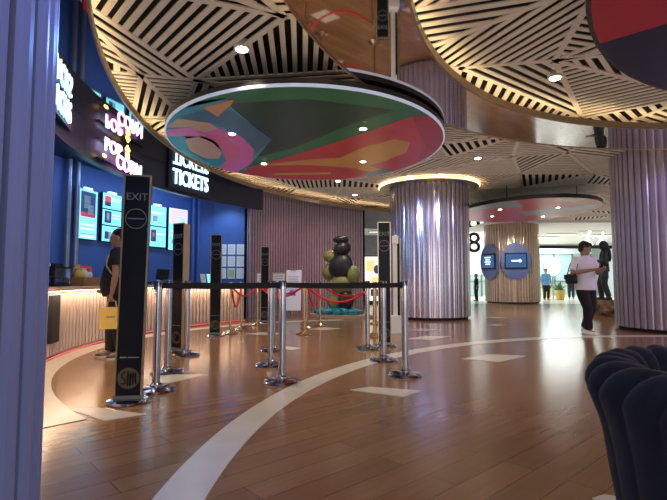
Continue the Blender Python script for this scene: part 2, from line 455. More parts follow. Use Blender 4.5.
# ------------------------------------------------------------------ ribbed columns and walls
def ribbed(pts_fn, total, pitch, depth, z0, z1, fill=.78, closed=False):
    """slats of a cladding: pts_fn(s, off) -> xy at arc length s pushed out by off"""
    n = max(3, round(total / pitch)); p = total / n
    prof = []
    for i in range(n):
        s = i * p; w = p * fill
        prof += [(s, 0), (s + .001, depth * .72), (s + w * .2, depth * .94), (s + w * .5, depth), (s + w * .8, depth * .94), (s + w - .001, depth * .72), (s + w, 0)]
    if not closed: prof.append((total, 0))
    lo = [(*pts_fn(s, o), z0) for s, o in prof]; hi = [(*pts_fn(s, o), z1) for s, o in prof]
    m = len(prof); b = MB()
    b.add(lo + hi, [(i, (i + 1) % m, m + (i + 1) % m, m + i) for i in range(m if closed else m - 1)])
    return b
def column(x, y, r, z1, m, label, plinth=True, pitch=.14, ring=None):
    o = tag(thing('column', label, 'column', (x, y, 0)), kind='structure')
    f = lambda s, off: ((r - .05 + off) * math.cos(s / r), (r - .05 + off) * math.sin(s / r))
    ribbed(f, 2 * PI * r, pitch, .05, .07, z1, closed=True).build('cladding', m, o, recalc=False)
    if plinth: MB().lathe([(r - .07, 0), (r - .07, .08)], n=48).build('plinth', 'black', o)
    if ring:
        b = slab(arc(0, 0, r + .02, 0, 360, 64), arc(0, 0, ring, 0, 360, 64), ZS - .11, ZS - .06); b.build('halo_ring', 'brass_lip', o)
        pts = [(ring * math.cos(2 * PI * k / 64), ring * math.sin(2 * PI * k / 64), ZS - .07) for k in range(65)]
        MB().tube(pts, .022, 8, caps=False).build('halo_light', 'led_ring', o, smooth=40)
        strip(0, 0, ring - .1, ring - .04, 0, 360, ZS - .05, 64).build('halo_led', 'led_warm', o, recalc=False)
    return o
column(-1.98, 1.15, 1.10, ZM + .3, 'rib_bluelit', 'blue-lit slatted round column in the near left foreground')
column(2.64, 12.95, 1.08, ZS + .3, 'rib_chrome', 'polished ribbed round column with a glowing ring at its top', ring=1.36)
column(7.10, 9.70, 1.15, ZS + .3, 'rib_lilac', 'purple-lit ribbed round column behind the armchair')
column(8.25, 21.75, 1.20, ZS + .3, 'rib_wood', 'bronze ribbed round column carrying two oval blue screens', ring=None)

# pink ribbed wall, on the big curve
RW = 10.35
a0 = math.atan2(12.82 - CL[1], -2.36 - CL[0]); a1 = math.atan2(16.40 - CL[1], 1.08 - CL[0])
if a0 < 0: a0 += 2 * PI
if a1 < 0: a1 += 2 * PI
fw = lambda s, off: (CL[0] + (RW - off) * math.cos(a0 - s / RW), CL[1] + (RW - off) * math.sin(a0 - s / RW))
wp = tag(ribbed(fw, (a0 - a1) * RW, .115, .05, .0, ZS + .2, fill=.66).build('wall_back', 'rib_pink', recalc=False), kind='structure')
bk = MB(); n = 24
pa = [(CL[0] + (RW + .02) * math.cos(a0 + (a1 - a0) * i / n), CL[1] + (RW + .02) * math.sin(a0 + (a1 - a0) * i / n)) for i in range(n + 1)]
pb = [(CL[0] + (RW + .15) * math.cos(a0 + (a1 - a0) * i / n), CL[1] + (RW + .15) * math.sin(a0 + (a1 - a0) * i / n)) for i in range(n + 1)]
slab(pa, pb, 0, ZS + .3).build('backing', 'plenum', wp)

# ------------------------------------------------------------------ ticket booth
CB = (2.98, 7.56)
def bp(theta, r, z=None):
    p = (CB[0] - r * math.cos(rad(theta)), CB[1] + r * math.sin(rad(theta)))
    return p if z is None else (*p, z)
def barc(r, t0, t1, n): return [bp(t0 + (t1 - t0) * i / n, r) for i in range(n + 1)]
T0, T1 = -42, 39.5
wl = tag(slab(barc(8.3, T0, 41.0, 60), barc(8.45, T0, 41.0, 60), 0, 3.39).build('wall_left', 'bluewall'), kind='structure')
p1 = bp(41.0, 8.3)
b = MB(); b.box(((p1[0] - 2.36) / 2 - .02, 13.03, 1.695), (2.36 + p1[0] + .1 if False else abs(p1[0] + 2.36) + .1, .12, 3.39)); b.build('return_wall', 'bluewall', wl)
b = MB(); b.box((-2.34, 12.9, 1.7), (.05, .16, 3.4)); b.build('corner_trim', 'rib_pink', wl)
tag(slab(barc(6.72, T0, 44, 60), barc(6.84, T0, 44, 60), 2.86, ZM - .002).build('wall_fascia', 'navy'), kind='structure')
tag(slab(barc(6.84, T0, 44, 60), barc(8.3, T0, 44, 60), 3.36, 3.39).build('ceiling_booth', 'navy'), kind='structure')
for th in (10.0, 11.6):
    tag(MB().lathe([(.05, 0), (.05, 3.36)], bp(th, 8.22, 0), n=12).build('trim_post', 'steelpost', smooth=40), kind='structure')
for th in (35.6, 36.8):
    tag(MB().lathe([(.045, 0), (.045, 3.36)], bp(th, 8.22, 0), n=12).build('trim_post', 'bluewall', smooth=40), kind='structure')
for i, th in enumerate((-18, -9, 0, 9, 18, 27)):      # fascia lower reveal lines
    pass

ct = thing('ticket_counter', 'long curved ticket counter with glowing cream fluted front and wood top', 'counter', bp(12, 7.0, 0))
ox, oy = bp(12, 7.0)
def sh(pts): return [(x - ox, y - oy) for x, y in pts]
ff = lambda s, off: (CB[0] - (6.78 - off) * math.cos(rad(T0) + s / 6.78) - ox, CB[1] + (6.78 - off) * math.sin(rad(T0) + s / 6.78) - oy)
ribbed(ff, rad(T1 - T0) * 6.78, .11, .05, .06, .84, fill=.58).build('fluted_front', 'rib_cream', ct, recalc=False)
slab(sh(barc(6.79, T0, T1, 60)), sh(barc(7.35, T0, T1, 60)), .02, .84).build('carcass', 'rib_cream', ct)
slab(sh(barc(6.62, T0, T1 + .3, 60)), sh(barc(7.40, T0, T1 + .3, 60)), .87, .925).build('worktop', 'countertop', ct)
slab(sh(barc(6.80, T0, T1, 60)), sh(barc(7.30, T0, T1, 60)), 0, .03).build('toe_kick', 'black', ct)
n = 60; A, Bb = sh(barc(6.64, T0, T1, n)), sh(barc(6.70, T0, T1, n))
b = MB(); b.add([(x, y, .866) for x, y in A] + [(x, y, .866) for x, y in Bb], [(i, i + 1, n + 2 + i, n + 1 + i) for i in range(n)]); b.build('front_led', 'led_counter', ct, recalc=False)
A, Bb = sh(barc(6.735, T0, T1, n)), sh(barc(6.735, T0, T1, n))
b = MB(); b.add([(x, y, .012) for x, y in A] + [(x, y, .035) for x, y in Bb], [(i, i + 1, n + 2 + i, n + 1 + i) for i in range(n)]); b.build('plinth_led', 'led_red', ct, recalc=False)
p = bp(-13.2, 6.715); b = MB(); b.box((p[0] - ox, p[1] - oy, .52), (.05, .28, .60), rz=rad(13.2)); b.build('dark_hatch', 'black', ct)

# neon signs on the fascia: flat boards standing a little off the curve
def tangent_frame(th, r, z):
    return bp(th, r, z), rad(90) - rad(th)          # rz that makes local -Y face the hall
def sign_root(name, label, th, z, off=.10):
    p = bp(th, 6.72 - off, z)
    return thing(name, label, 'sign', p, rad(90 - th))
# local +X must run along increasing theta (left to right as seen from the hall), local -Y out of the wall
s1 = sign_root('neon_sign', 'white and cyan glowing TICKETS letters on the dark fascia', 23.2, 3.165)
b = MB(); b.box((0, .05, 0), (1.36, .05, .50)); b.build('backplate', 'navy', s1)
text('TICKETS', .46, 'lettering', 'neon', s1, (0, 0, .01), (PI / 2, 0, 0), .012, 0, sx=.66)
text('TICKETS', .46, 'letter_halo', 'neon_edge', s1, (0, .016, .01), (PI / 2, 0, 0), .004, .009, sx=.66)
s2 = sign_root('neon_sign', 'pink, blue and yellow glowing POPCORN neon on the fascia', 4.0, 3.10, .10)
b = MB(); b.box((0, .05, .16), (1.5, .05, .02)); b.box((0, .05, -.16), (1.5, .05, .02)); b.build('mounting_rail', 'navy', s2)
text('POP', .30, 'lettering', 'neon_pink', s2, (-.34, 0, .10), (PI / 2, 0, 0), .010, -.004, sx=.95)
text('CORN', .34, 'lettering', 'neon_blue', s2, (.20, 0, -.09), (PI / 2, 0, 0), .010, -.004, sx=.9)
text('CORN', .34, 'letter_halo', 'neon_pink', s2, (.20, .014, -.09), (PI / 2, 0, 0), .004, .008, sx=.9)
text('POP', .30, 'letter_halo', 'neon_blue', s2, (-.34, .014, .10), (PI / 2, 0, 0), .003, .006, sx=.95)
b = MB()
for (x, z, r) in ((.04, .20, .035), (.09, .24, .04), (.14, .20, .035), (.09, .17, .035)): b.ell((x, -.005, z), (r, .012, r), 10, 6)
b.box((.09, -.005, .09), (.13, .012, .10)); b.build('popcorn_tub', 'neon_yellow', s2, smooth=40)
b = MB(); b.ell((-.62, -.005, -.10), (.07, .012, .03), 10, 6); b.build('kernel', 'neon_yellow', s2, smooth=40)
s3 = sign_root('neon_sign', 'white glowing snack-bar letters ending in KS beside the near left column', -17.2, 3.21, .10)
b = MB(); b.box((0, .05, 0), (1.5, .05, .34)); b.build('backplate', 'navy', s3)
text('SNACKS', .40, 'lettering', 'neon', s3, (0, 0, .0), (PI / 2, 0, 0), .012, 0, sx=.80)
text('SNACKS', .40, 'letter_halo', 'neon_edge', s3, (0, .016, .0), (PI / 2, 0, 0), .004, .009, sx=.80)

# menu screens on the back wall
def screen(label, th, z0, z1, w, panels, header=True):
    t = thing('menu_screen', label, 'screen', bp(th, 8.22, z0), rad(90 - th))
    h = z1 - z0
    b = MB(); b.box((0, .03, h / 2), (w + .02, .08, h + .02)); b.build('casing', 'black', t)
    if header: b = MB(); b.box((0, 0, h + .025), (w * .42, .05, .05)); b.build('header', 'screen_white', t)
    k = len(panels); gap = .03; ph = (h - gap * (k - 1)) / k
    for i, pics in enumerate(panels):
        zc = h - ph / 2 - i * (ph + gap)
        b = MB(); b.box((0, -.014, zc), (w, .01, ph)); d = b.build('display', 'screen', t)
        for (m, x, z, pw, pht) in pics:
            b = MB(); b.box((x * w / 2, -.021, zc + z * ph / 2), (pw * w, .004, pht * ph)); b.build('picture', m, d)
    return t
lines = [('screen_white', .1, -.55 + .13 * i, .6, .03) for i in range(3)]
screen('tall lit menu screen with a dark film poster, nearest the left column', 13.6, 1.85, 2.85, .50,
       [[('screen_dark', 0, .42, .8, .5), ('screen_grey', -.12, .5, .34, .26), ('screen_grey', .3, .2, .3, .2), ('screen_red', .02, -.02, .8, .09), ('screen_white', 0, -.42, .78, .03), ('screen_white', 0, -.6, .78, .03), ('screen_grey', 0, -.8, .8, .02), ('screen_white', 0, -.9, .7, .05)]])
three = [[('screen_red', -.5, .25, .32, .4), ('screen_dark', -.5, -.4, .32, .3), ('screen_white', .4, .4, .45, .06), ('screen_white', .4, .1, .45, .06)],
         [('screen_dark', -.45, .05, .36, .8), ('screen_grey', -.45, .1, .14, .5), ('screen_white', .45, .4, .4, .06), ('screen_white', .45, 0, .4, .06)],
         [('screen_dark', -.55, -.2, .2, .5), ('screen_grey', -.2, -.2, .15, .5), ('screen_white', .45, .4, .4, .06), ('screen_white', .45, 0, .4, .06)]]
screen('lit menu screen of three stacked panels above the man in black', 18.3, 1.85, 2.88, .52, three)
screen('lit menu screen mostly hidden behind the tallest black totem', 23.0, 1.84, 2.84, .50, three[:2])
screen('lit menu screen of two stacked panels right of the tallest totem', 27.7, 1.83, 2.82, .52,
       [[('screen_white', -.1, .3, .6, .1), ('screen_grey', -.3, -.3, .3, .3)], [('screen_dark', -.45, .1, .3, .6), ('screen_red', -.45, .2, .12, .2), ('screen_white', .4, .3, .45, .06)]])
screen('lit menu screen with a pink and green picture at its top', 32.2, 1.78, 2.84, .58,
       [[('screen_pink', 0, .62, .95, .36), ('screen_green', .3, .45, .4, .2), ('screen_white', 0, -.1, .8, .04), ('screen_white', 0, -.3, .8, .04), ('screen_grey', 0, -.6, .7, .1)]], header=False)

# nine notices on the return wall
rows = ['top', 'middle', 'bottom']; cols_ = ['left', 'middle', 'right']
for r in range(3):
    for c in range(3):
        x = -3.06 + c * .245; z = 1.87 - r * .33
        green = (r == 2 and c == 1)
        lab = ('green printed sheet at the bottom middle of the nine notices on the blue wall' if green else
               'white paper notice at the %s %s of the nine on the blue wall' % (rows[r], cols_[c]))
        t = thing('paper_notice', lab, 'notice', (x, 12.955, z), 0, 'paper notices on the blue wall')
        b = MB(); b.box((0, 0, 0), (.205, .008, .285)); b.build('sheet', 'paper', t)
        b = MB()
        if green: b.box((0, -.006, .0), (.17, .003, .22))
        else:
            for k in range(4): b.box((0, -.006, .09 - k * .055), (.14, .003, .012))
        b.build('printing', 'paper_green' if green else 'paper_print', t)

# things standing on the counter
CT = .925
t = thing('snack_basket', 'woven basket piled with wrapped snacks on the counter', 'basket', bp(-2.0, 6.9, CT), rad(92))
b = MB(); b.loft([[(x * k, y * k, z) for x, y in ((-.26, -.16), (.26, -.16), (.26, .16), (-.26, .16))] for k, z in ((.86, 0), (1, .13))]); b.build('basket', 'wicker', t)
b = MB()
for k in range(22): b.box((-.25 + .5 * (k / 21), -.165, .065), (.010, .012, .12))
b.build('weave', 'wicker', t)
rnd = random.Random(3)
cl = ['yellow', 'white', 'grey', 'white', 'grey', 'yellow', 'grey', 'white']
pos = ['at the left end of', 'second from the left in', 'at the back left of', 'in the middle of', 'at the front of', 'on top of', 'at the back right of', 'at the right end of']
for k in range(8):
    ang = -2.0 + (-.9 + k * .24); r = 6.9 + rnd.uniform(-.06, .08)
    b = MB(); b.ell((0, 0, 0), (.065, .05, .075), 10, 6, Matrix.Rotation(rnd.uniform(-.6, .6), 3, 'Y'))
    b.box((0, 0, .085), (.07, .012, .04)); b.box((0, 0, -.07), (.07, .012, .03))
    o = b.build('snack_packet', 'snack_' + cl[k], None, smooth=50, loc=bp(ang * 1.1, r, CT + .17 + (.06 if k == 5 else 0)))
    tag(o, '%s wrapped snack %s the counter basket' % (cl[k], pos[k]), 'snack', 'wrapped snacks in the counter basket')
for k, (th, z, ti, lb) in enumerate(((1.0, .0, .35, 'left one of the two'), (2.9, .0, -.25, 'right one of the two'))):
    t = thing('crisp_packet', 'red foil snack packet, %s behind the basket' % lb, 'snack', bp(th, 7.15, CT), rad(90 - th), 'red foil packets on the counter')
    b = MB()
    rings = []
    for i, z in enumerate((0, .02, .06, .16, .27, .31, .33)):
        tk = (.006, .012, .05, .07, .05, .012, .006)[i]
        rings.append([(.14 * math.cos(a), tk * math.sin(a), z) for a in [2 * PI * q / 16 for q in range(16)]])
    b.loft(rings); b.build('packet', 'snack_red', t, smooth=60)
    b = MB(); b.ell((0, -.06, .18), (.085, .018, .05), 12, 6); b.build('label_patch', 'snack_white', t, smooth=60)
t = thing('display_case', 'dark glass-fronted food display case on the counter end by the left column', 'display case', bp(-9.0, 6.98, CT), rad(99))
b = MB(); b.box((0, 0, .02), (.52, .36, .04)); b.box((0, 0, .26), (.52, .36, .025)); b.box((0, .17, .14), (.52, .015, .22)); b.build('case_body', 'black', t)
b = MB(); b.box((0, -.175, .14), (.51, .006, .21)); b.box((-.255, 0, .14), (.006, .34, .21)); b.box((.255, 0, .14), (.006, .34, .21)); b.build('glass_pane', 'glass', t)
b = MB(); b.box((0, 0, .14), (.49, .3, .008)); b.build('shelf', 'frame_grey', t)
def register(th, label, rz):
    t = thing('cash_register', label, 'cash register', bp(th, 7.05, CT), rad(90 - th) + rz)
    b = MB(); b.box((0, 0, .03), (.26, .22, .06)); b.box((0, .06, .10), (.05, .05, .12)); b.build('base', 'black', t)
    b = MB(); b.box((0, .02, .22), (.32, .035, .22), rx=.2); b.build('monitor', 'black', t)
    b = MB(); b.box((0, .045, .225), (.29, .012, .19), rx=.2); b.build('display', 'screen', t)
    return t
register(-5.6, 'black till monitor between the display case and the snack basket', 0)
register(15.5, 'black till monitor on the counter behind the tallest totem', .2)
register(20.5, 'black till monitor on the counter left of the second totem', -.1)
for th, m, lab, x in ((29.6, 'paper', 'white table-top sign standing on the counter left of third totem', 0), (31.3, 'screen', 'pale cyan table-top sign standing on the counter left of third totem', 0)):
    t = thing('counter_sign', lab, 'sign', bp(th, 6.92, CT), rad(90 - th) + .25)
    b = MB(); b.box((0, 0, .12), (.19, .012, .24), rx=-.18); b.build('card', m, t)
    b = MB(); b.box((0, .05, .006), (.19, .12, .012)); b.build('foot', 'frame_grey', t)
    b = MB()
    for k in range(4): b.box((0, -.012 + .18 * (.06 - .035 * k) * -1 - .0, .18 - .035 * k), (.13, .006, .01), rx=-.18)
    b.build('printing', 'paper_print', t)

# ------------------------------------------------------------------ totems
def make_totem(label, loc, rz, h, lean=0.0, w=.215, d=.075, side=False):
    t = thing('queue_totem', label, 'totem', loc, rz, 'black totems of the queue line')
    t.rotation_euler = (0, lean, rz)
    b = MB(); b.box((0, 0, .03 + (h - .03) / 2), (w - .006, d - .006, h - .05)); b.build('panel', 'totem', t)
    b = MB()
    for s in (-1, 1):
        b.box((s * (w / 2 - .005), -d / 2 + .010, .03 + (h - .03) / 2), (.012, .024, h - .03))
        if side: b.box((s * (w / 2), 0, .03 + (h - .03) / 2), (.004, d - .012, h - .05))
    b.box((0, -d / 2 + .010, h - .006), (w, .024, .014)); b.build('edge_trim', 'gold_edge', t)
    b = MB(); b.lathe([(.175, 0), (.178, .008), (.17, .022), (.12, .034), (.0, .036)], n=32, sx=1.0, sy=1.0); b.build('base_plate', 'chrome', t, smooth=35)
    b = MB(); b.box((0, 0, .045), (w + .01, d + .02, .03)); b.build('clamp', 'frame_grey', t)
    y = -d / 2
    text('EXIT', .085, 'lettering', 'grey_print', t, (0, y, h - .19), (PI / 2, 0, 0), .0015, 0, sx=1.0)
    b = MB(); b.tube([(.083 * math.cos(2 * PI * k / 32), y, h - .375 + .083 * math.sin(2 * PI * k / 32)) for k in range(33)], .0035, 6, caps=False)
    b.box((0, y, h - .375), (.13, .004, .008)); b.build('no_entry_ring', 'grey_print', t)
    b = MB(); b.lathe([(.086, -.001), (.086, .001)], n=32); e = b.build('emblem', 'gold_print', t); e.location = (0, y - .001, .20); e.rotation_euler = (PI / 2, 0, 0)
    b = MB()
    b.tube([(-.028, 0, .05), (-.056, 0, .03), (-.05, 0, .008), (-.026, 0, -.01), (-.03, 0, -.04), (-.056, 0, -.042)], .007, 6)
    b.tube([(-.006, 0, -.06), (-.006, 0, .06)], .006, 6); b.tube([(.012, 0, -.055), (.014, 0, .045), (.034, 0, -.01), (.052, 0, .042), (.056, 0, -.04)], .007, 6)
    b.tube([(.034, 0, -.05), (.034, 0, .05)], .005, 6)
    g = b.build('monogram', 'totem', t, smooth=50); g.location = (0, y - .003, .20)
    b = MB(); b.box((-.05, y, .37), (.05, .003, .012)); b.box((.03, y, .37), (.09, .003, .008)); b.build('small_print', 'grey_print', t)
    return t
make_totem('tallest nearest black totem with EXIT lettering, at the left front', (-1.70, 3.97, 0), rad(11), 1.90, lean=.018)
make_totem('black totem with a bronze side, second from the left', (-2.20, 6.78, 0), rad(-28), 1.83, d=.12, side=True)
make_totem('black totem third from the left, standing in front of the papered blue wall', (-2.17, 8.70, 0), rad(6), 1.86, w=.20)
make_totem('small distant black totem in front of the pink slatted wall', (-1.65, 11.35, 0), rad(3), 1.83, w=.20)
make_totem('black totem left of the polished ribbed column', (.79, 7.32, 0), rad(-4), 1.92, w=.20)
make_totem('thin edge-on black totem touching the left side of the polished column in view', (1.33, 9.51, 0), rad(78), 1.86, w=.20)

# ------------------------------------------------------------------ belt stanchions
def stanchion(label, x, y, m='chrome', post=.036, h=1.005):
    t = thing('stanchion', label, 'stanchion', (x, y, 0), 0, 'chrome belt stanchions')
    MB().lathe([(.178, 0), (.18, .010), (.172, .026), (.12, .038), (.05, .048), (.0, .05)], n=36).build('base', m, t, smooth=35)
    MB().lathe([(.058, .04), (.058, .06), (post, .075), (post, h - .085)], n=20).build('post', m, t, smooth=35)
    MB().lathe([(post + .006, h - .085), (post + .006, h - .012), (post, h - .003), (.0, h)], n=20).build('belt_head', m, t, smooth=35)
    return t
def belt(t, x2, y2, z=.958, h=.05):
    x1, y1 = t.location.x, t.location.y
    d = math.hypot(x2 - x1, y2 - y1); n = 10; b = MB()
    ux, uy = (x2 - x1) / d, (y2 - y1) / d; wx, wy = -uy * .0015, ux * .0015
    rings = []
    for i in range(n + 1):
        s = .03 + (d - .06) * i / n; sag = -.012 * math.sin(PI * i / n)
        rings.append([(ux * s + wx, uy * s + wy, z + sag - h / 2), (ux * s - wx, uy * s - wy, z + sag - h / 2), (ux * s - wx, uy * s - wy, z + sag + h / 2), (ux * s + wx, uy * s + wy, z + sag + h / 2)])
    b.loft(rings); b.build('belt', 'belt', t)
    b = MB(); b.box((ux * (d - .05), uy * (d - .05), z), (.03, .03, h + .012), rz=math.atan2(uy, ux)); b.build('belt_clip', 'black', t)
sa = stanchion('chrome stanchion just right of the tallest totem, nearest on the left', -1.62, 4.36)
sb = stanchion('chrome stanchion close behind the nearest left stanchion', -1.82, 5.22)
sc_ = stanchion('chrome stanchion beside the bronze-sided second totem', -1.98, 6.40)
sd = stanchion('front chrome stanchion in the middle, largest of three in a row', -.51, 4.72)
se = stanchion('middle one of three chrome stanchions in a row', -.75, 5.64)
sf = stanchion('rearmost of the three chrome stanchions in the middle row', -.87, 6.80)
sg = stanchion('rightmost and nearest chrome stanchion at the end of the belt', .76, 5.05)
sh_ = stanchion('second chrome stanchion from the right end of the belt', .63, 5.98)
si = stanchion('chrome stanchion just left of the totem by the polished column', .50, 6.98)
belt(sa, sd.location.x, sd.location.y); belt(sd, sg.location.x, sg.location.y); belt(sb, se.location.x, se.location.y)
belt(se, sh_.location.x, sh_.location.y); belt(sc_, sf.location.x, sf.location.y); belt(sf, si.location.x, si.location.y)

# ------------------------------------------------------------------ brass posts and red ropes
def brass_post(label, x, y, h=.98):
    t = thing('rope_post', label, 'rope post', (x, y, 0), 0, 'brass rope posts')
    MB().lathe([(.15, 0), (.155, .012), (.13, .028), (.06, .05), (.03, .075), (0, .08)], n=28).build('base', 'brass', t, smooth=35)
    MB().lathe([(.022, .06), (.022, h - .07)], n=14).build('pole', 'brass', t, smooth=35)
    b = MB(); b.lathe([(.03, h - .09), (.04, h - .08), (.04, h - .05), (.025, h - .04), (.034, h - .02), (.02, h), (0, h)], n=16); b.build('finial', 'brass', t, smooth=35)
    return t
bpz = {}
for k, (x, y, lab) in {'a': (-1.97, 9.04, 'brass rope post right behind the third totem'),
                       'b': (-1.91, 9.80, 'brass rope post in front of the counter end'),
                       'c': (-1.72, 10.72, 'brass rope post beside the small distant totem'),
                       'd': (-.55, 8.89, 'nearest brass rope post in front of the white notice board'),
                       'e': (-.57, 10.11, 'brass rope post behind the nearest one by the notice board'),
                       'f': (-.30, 10.67, 'brass rope post in front of the teal rock base'),
                       'g': (.74, 8.62, 'brass rope post behind the totem by the polished column'),
                       'h': (.99, 11.04, 'far brass rope post right of the teal rock base')}.items():
    brass_post(lab, x, y); bpz[k] = (x, y)
def rope(k1, k2, sag, lab):
    (x1, y1), (x2, y2) = bpz[k1], bpz[k2]
    d = math.hypot(x2 - x1, y2 - y1); ux, uy = (x2 - x1) / d, (y2 - y1) / d
    t = thing('velvet_rope', lab, 'rope', (x1 + ux * .04, y1 + uy * .04, .91), 0, 'red ropes between brass posts')
    D = d - .08
    pts = [(ux * D * i / 16, uy * D * i / 16, -sag * (1 - (2 * i / 16 - 1) ** 2)) for i in range(17)]
    MB().tube(pts, .0195, 8).build('cord', 'rope', t, smooth=50)
    for p in (pts[0], pts[-1]): MB().ell(p, (.026, .026, .026), 10, 6).build('hook', 'brass', t, smooth=50)
rope('a', 'b', .42, 'deeply sagging red rope in front of the counter end')
rope('a', 'c', .22, 'red rope running from the third totem to the distant totem')
rope('c', 'd', .24, 'red rope sagging in front of the white notice board')
rope('e', 'c', .20, 'red rope behind the one that passes the notice board')
rope('d', 'g', .30, 'long red rope sagging in front of the teal rock base')
rope('f', 'h', .26, 'farther red rope right in front of the sculpture')
rope('e', 'f', .45, 'short deeply sagging red rope left of the sculpture')

# ------------------------------------------------------------------ notice board, small frames, white post
t = thing('notice_board', 'white upright notice board standing in front of the slatted wall', 'notice board', (-1.13, 13.35, 0), rad(-14))
b = MB(); b.box((0, 0, .74), (.44, .03, 1.14), rx=-.05); b.build('board', 'paper', t)
b = MB()
for s in (-1, 1): b.box((s * .19, .02, .10), (.03, .34, .03)); b.box((s * .19, .1, .45), (.025, .025, .8), rx=.25)
b.build('stand', 'frame_grey', t)
b = MB()
for k in range(6): b.box((0, -.022 - .0025 * k * 0, 1.12 - .07 * k), (.32 - .03 * (k % 2), .012, .016), rx=-.05)
b.build('printing', 'paper_print', t)
b = MB(); b.box((-.02, -.018, .66), (.17, .014, .15)); b.build('blue_print', 'print_blue', t)
b = MB(); b.box((0, -.01, 1.32), (.12, .05, .03)); b.build('top_clip', 'frame_grey', t)
for i, (x, y, w, lab) in enumerate(((-1.82, 11.78, .22, 'white framed notice on a thin stand left behind the distant totem'), (-1.34, 11.55, .34, 'white framed notice on a thin stand right of the distant totem'))):
    t = thing('sign_stand', lab, 'sign stand', (x, y, 0), rad(-8))
    MB().lathe([(.13, 0), (.13, .015), (.02, .03), (.014, .05), (.014, .92)], n=20).build('stand', 'frame_grey', t, smooth=35)
    b = MB(); b.box((0, 0, 1.06), (w, .02, .30)); b.build('frame', 'wood_frame', t)
    b = MB(); b.box((0, -.012, 1.06), (w - .05, .006, .25)); b.build('sheet', 'paper', t)
    b = MB()
    for k in range(3): b.box((0, -.017, 1.12 - .06 * k), (w - .12, .003, .014))
    b.build('printing', 'paper_print', t)
t = thing('hand_gel_stand', 'slim white post with a box foot left of the polished column', 'stand', (1.20, 9.14, 0), rad(5))
b = MB(); b.box((0, 0, .165), (.22, .2, .33)); b.build('foot', 'white', t)
b = MB(); b.box((0, .02, 1.05), (.075, .06, 1.45)); b.build('post', 'white', t)
b = MB(); b.box((0, -.02, 1.80), (.10, .12, .15)); b.ell((.01, -.03, 1.87), (.03, .04, .03), 10, 6); b.build('dispenser', 'white', t)

# ------------------------------------------------------------------ teal base, with plain stacked stones standing in for its statue
rnd = random.Random(5)
t = thing('sculpture_base', 'teal rippled rock base on a low pale plinth by the slatted wall', 'plinth', (.20, 13.35, 0), rad(-30))
b = MB(); b.lathe([(1.0, 0), (1.0, .07), (0, .07)], n=40, sy=.55); b.build('low_plinth', 'wood_frame', t)
b = MB()
for k in range(26):
    a = rnd.uniform(0, 2 * PI); r = rnd.uniform(.1, .8)
    b.ell((r * math.cos(a), r * .5 * math.sin(a), .13), (rnd.uniform(.14, .26), rnd.uniform(.1, .16), rnd.uniform(.06, .14)), 10, 6, Matrix.Rotation(rnd.uniform(0, 3), 3, 'Z') @ Matrix.Rotation(rnd.uniform(-.3, .3), 3, 'X'))
b.box((0, 0, .12), (1.2, .5, .1)); b.build('rock_waves', 'teal_rock', t, smooth=50)
t = thing('statue_stand_in', 'plain stand-in of stacked olive and dark stones for the statue on the teal base', 'sculpture', (.20, 13.35, .20), rad(-30))
def stone(m, c, r, seed):
    rr = random.Random(seed); b = MB()
    b.ell((0, 0, 0), r, 14, 9, Matrix.Rotation(rr.uniform(-.4, .4), 3, 'Y'))
    b.v = [(x * (1 + .07 * math.sin(9 * z + seed)), y * (1 + .07 * math.sin(8 * x + seed)), z * (1 + .05 * math.sin(9 * x))) for x, y, z in b.v]
    b.v = [(x + c[0], y + c[1], z + c[2]) for x, y, z in b.v]
    return b.build('stone', m, t, smooth=60)
stone('olive_stone', (-.16, 0, .22), (.26, .22, .24), 1); stone('dark_stone', (.16, .02, .26), (.24, .24, .30), 2)
stone('olive_stone', (.05, .02, .70), (.36, .28, .28), 3); stone('dark_stone', (.02, 0, 1.22), (.40, .27, .36), 4)
stone('olive_stone', (-.40, .02, 1.05), (.20, .2, .24), 5); stone('olive_stone', (-.34, 0, 1.50), (.22, .2, .18), 6)
stone('olive_stone', (.42, 0, .98), (.18, .18, .26), 7); stone('dark_stone', (.06, 0, 1.72), (.26, .22, .20), 8)
stone('dark_stone', (.02, 0, 1.98), (.24, .2, .12), 9)

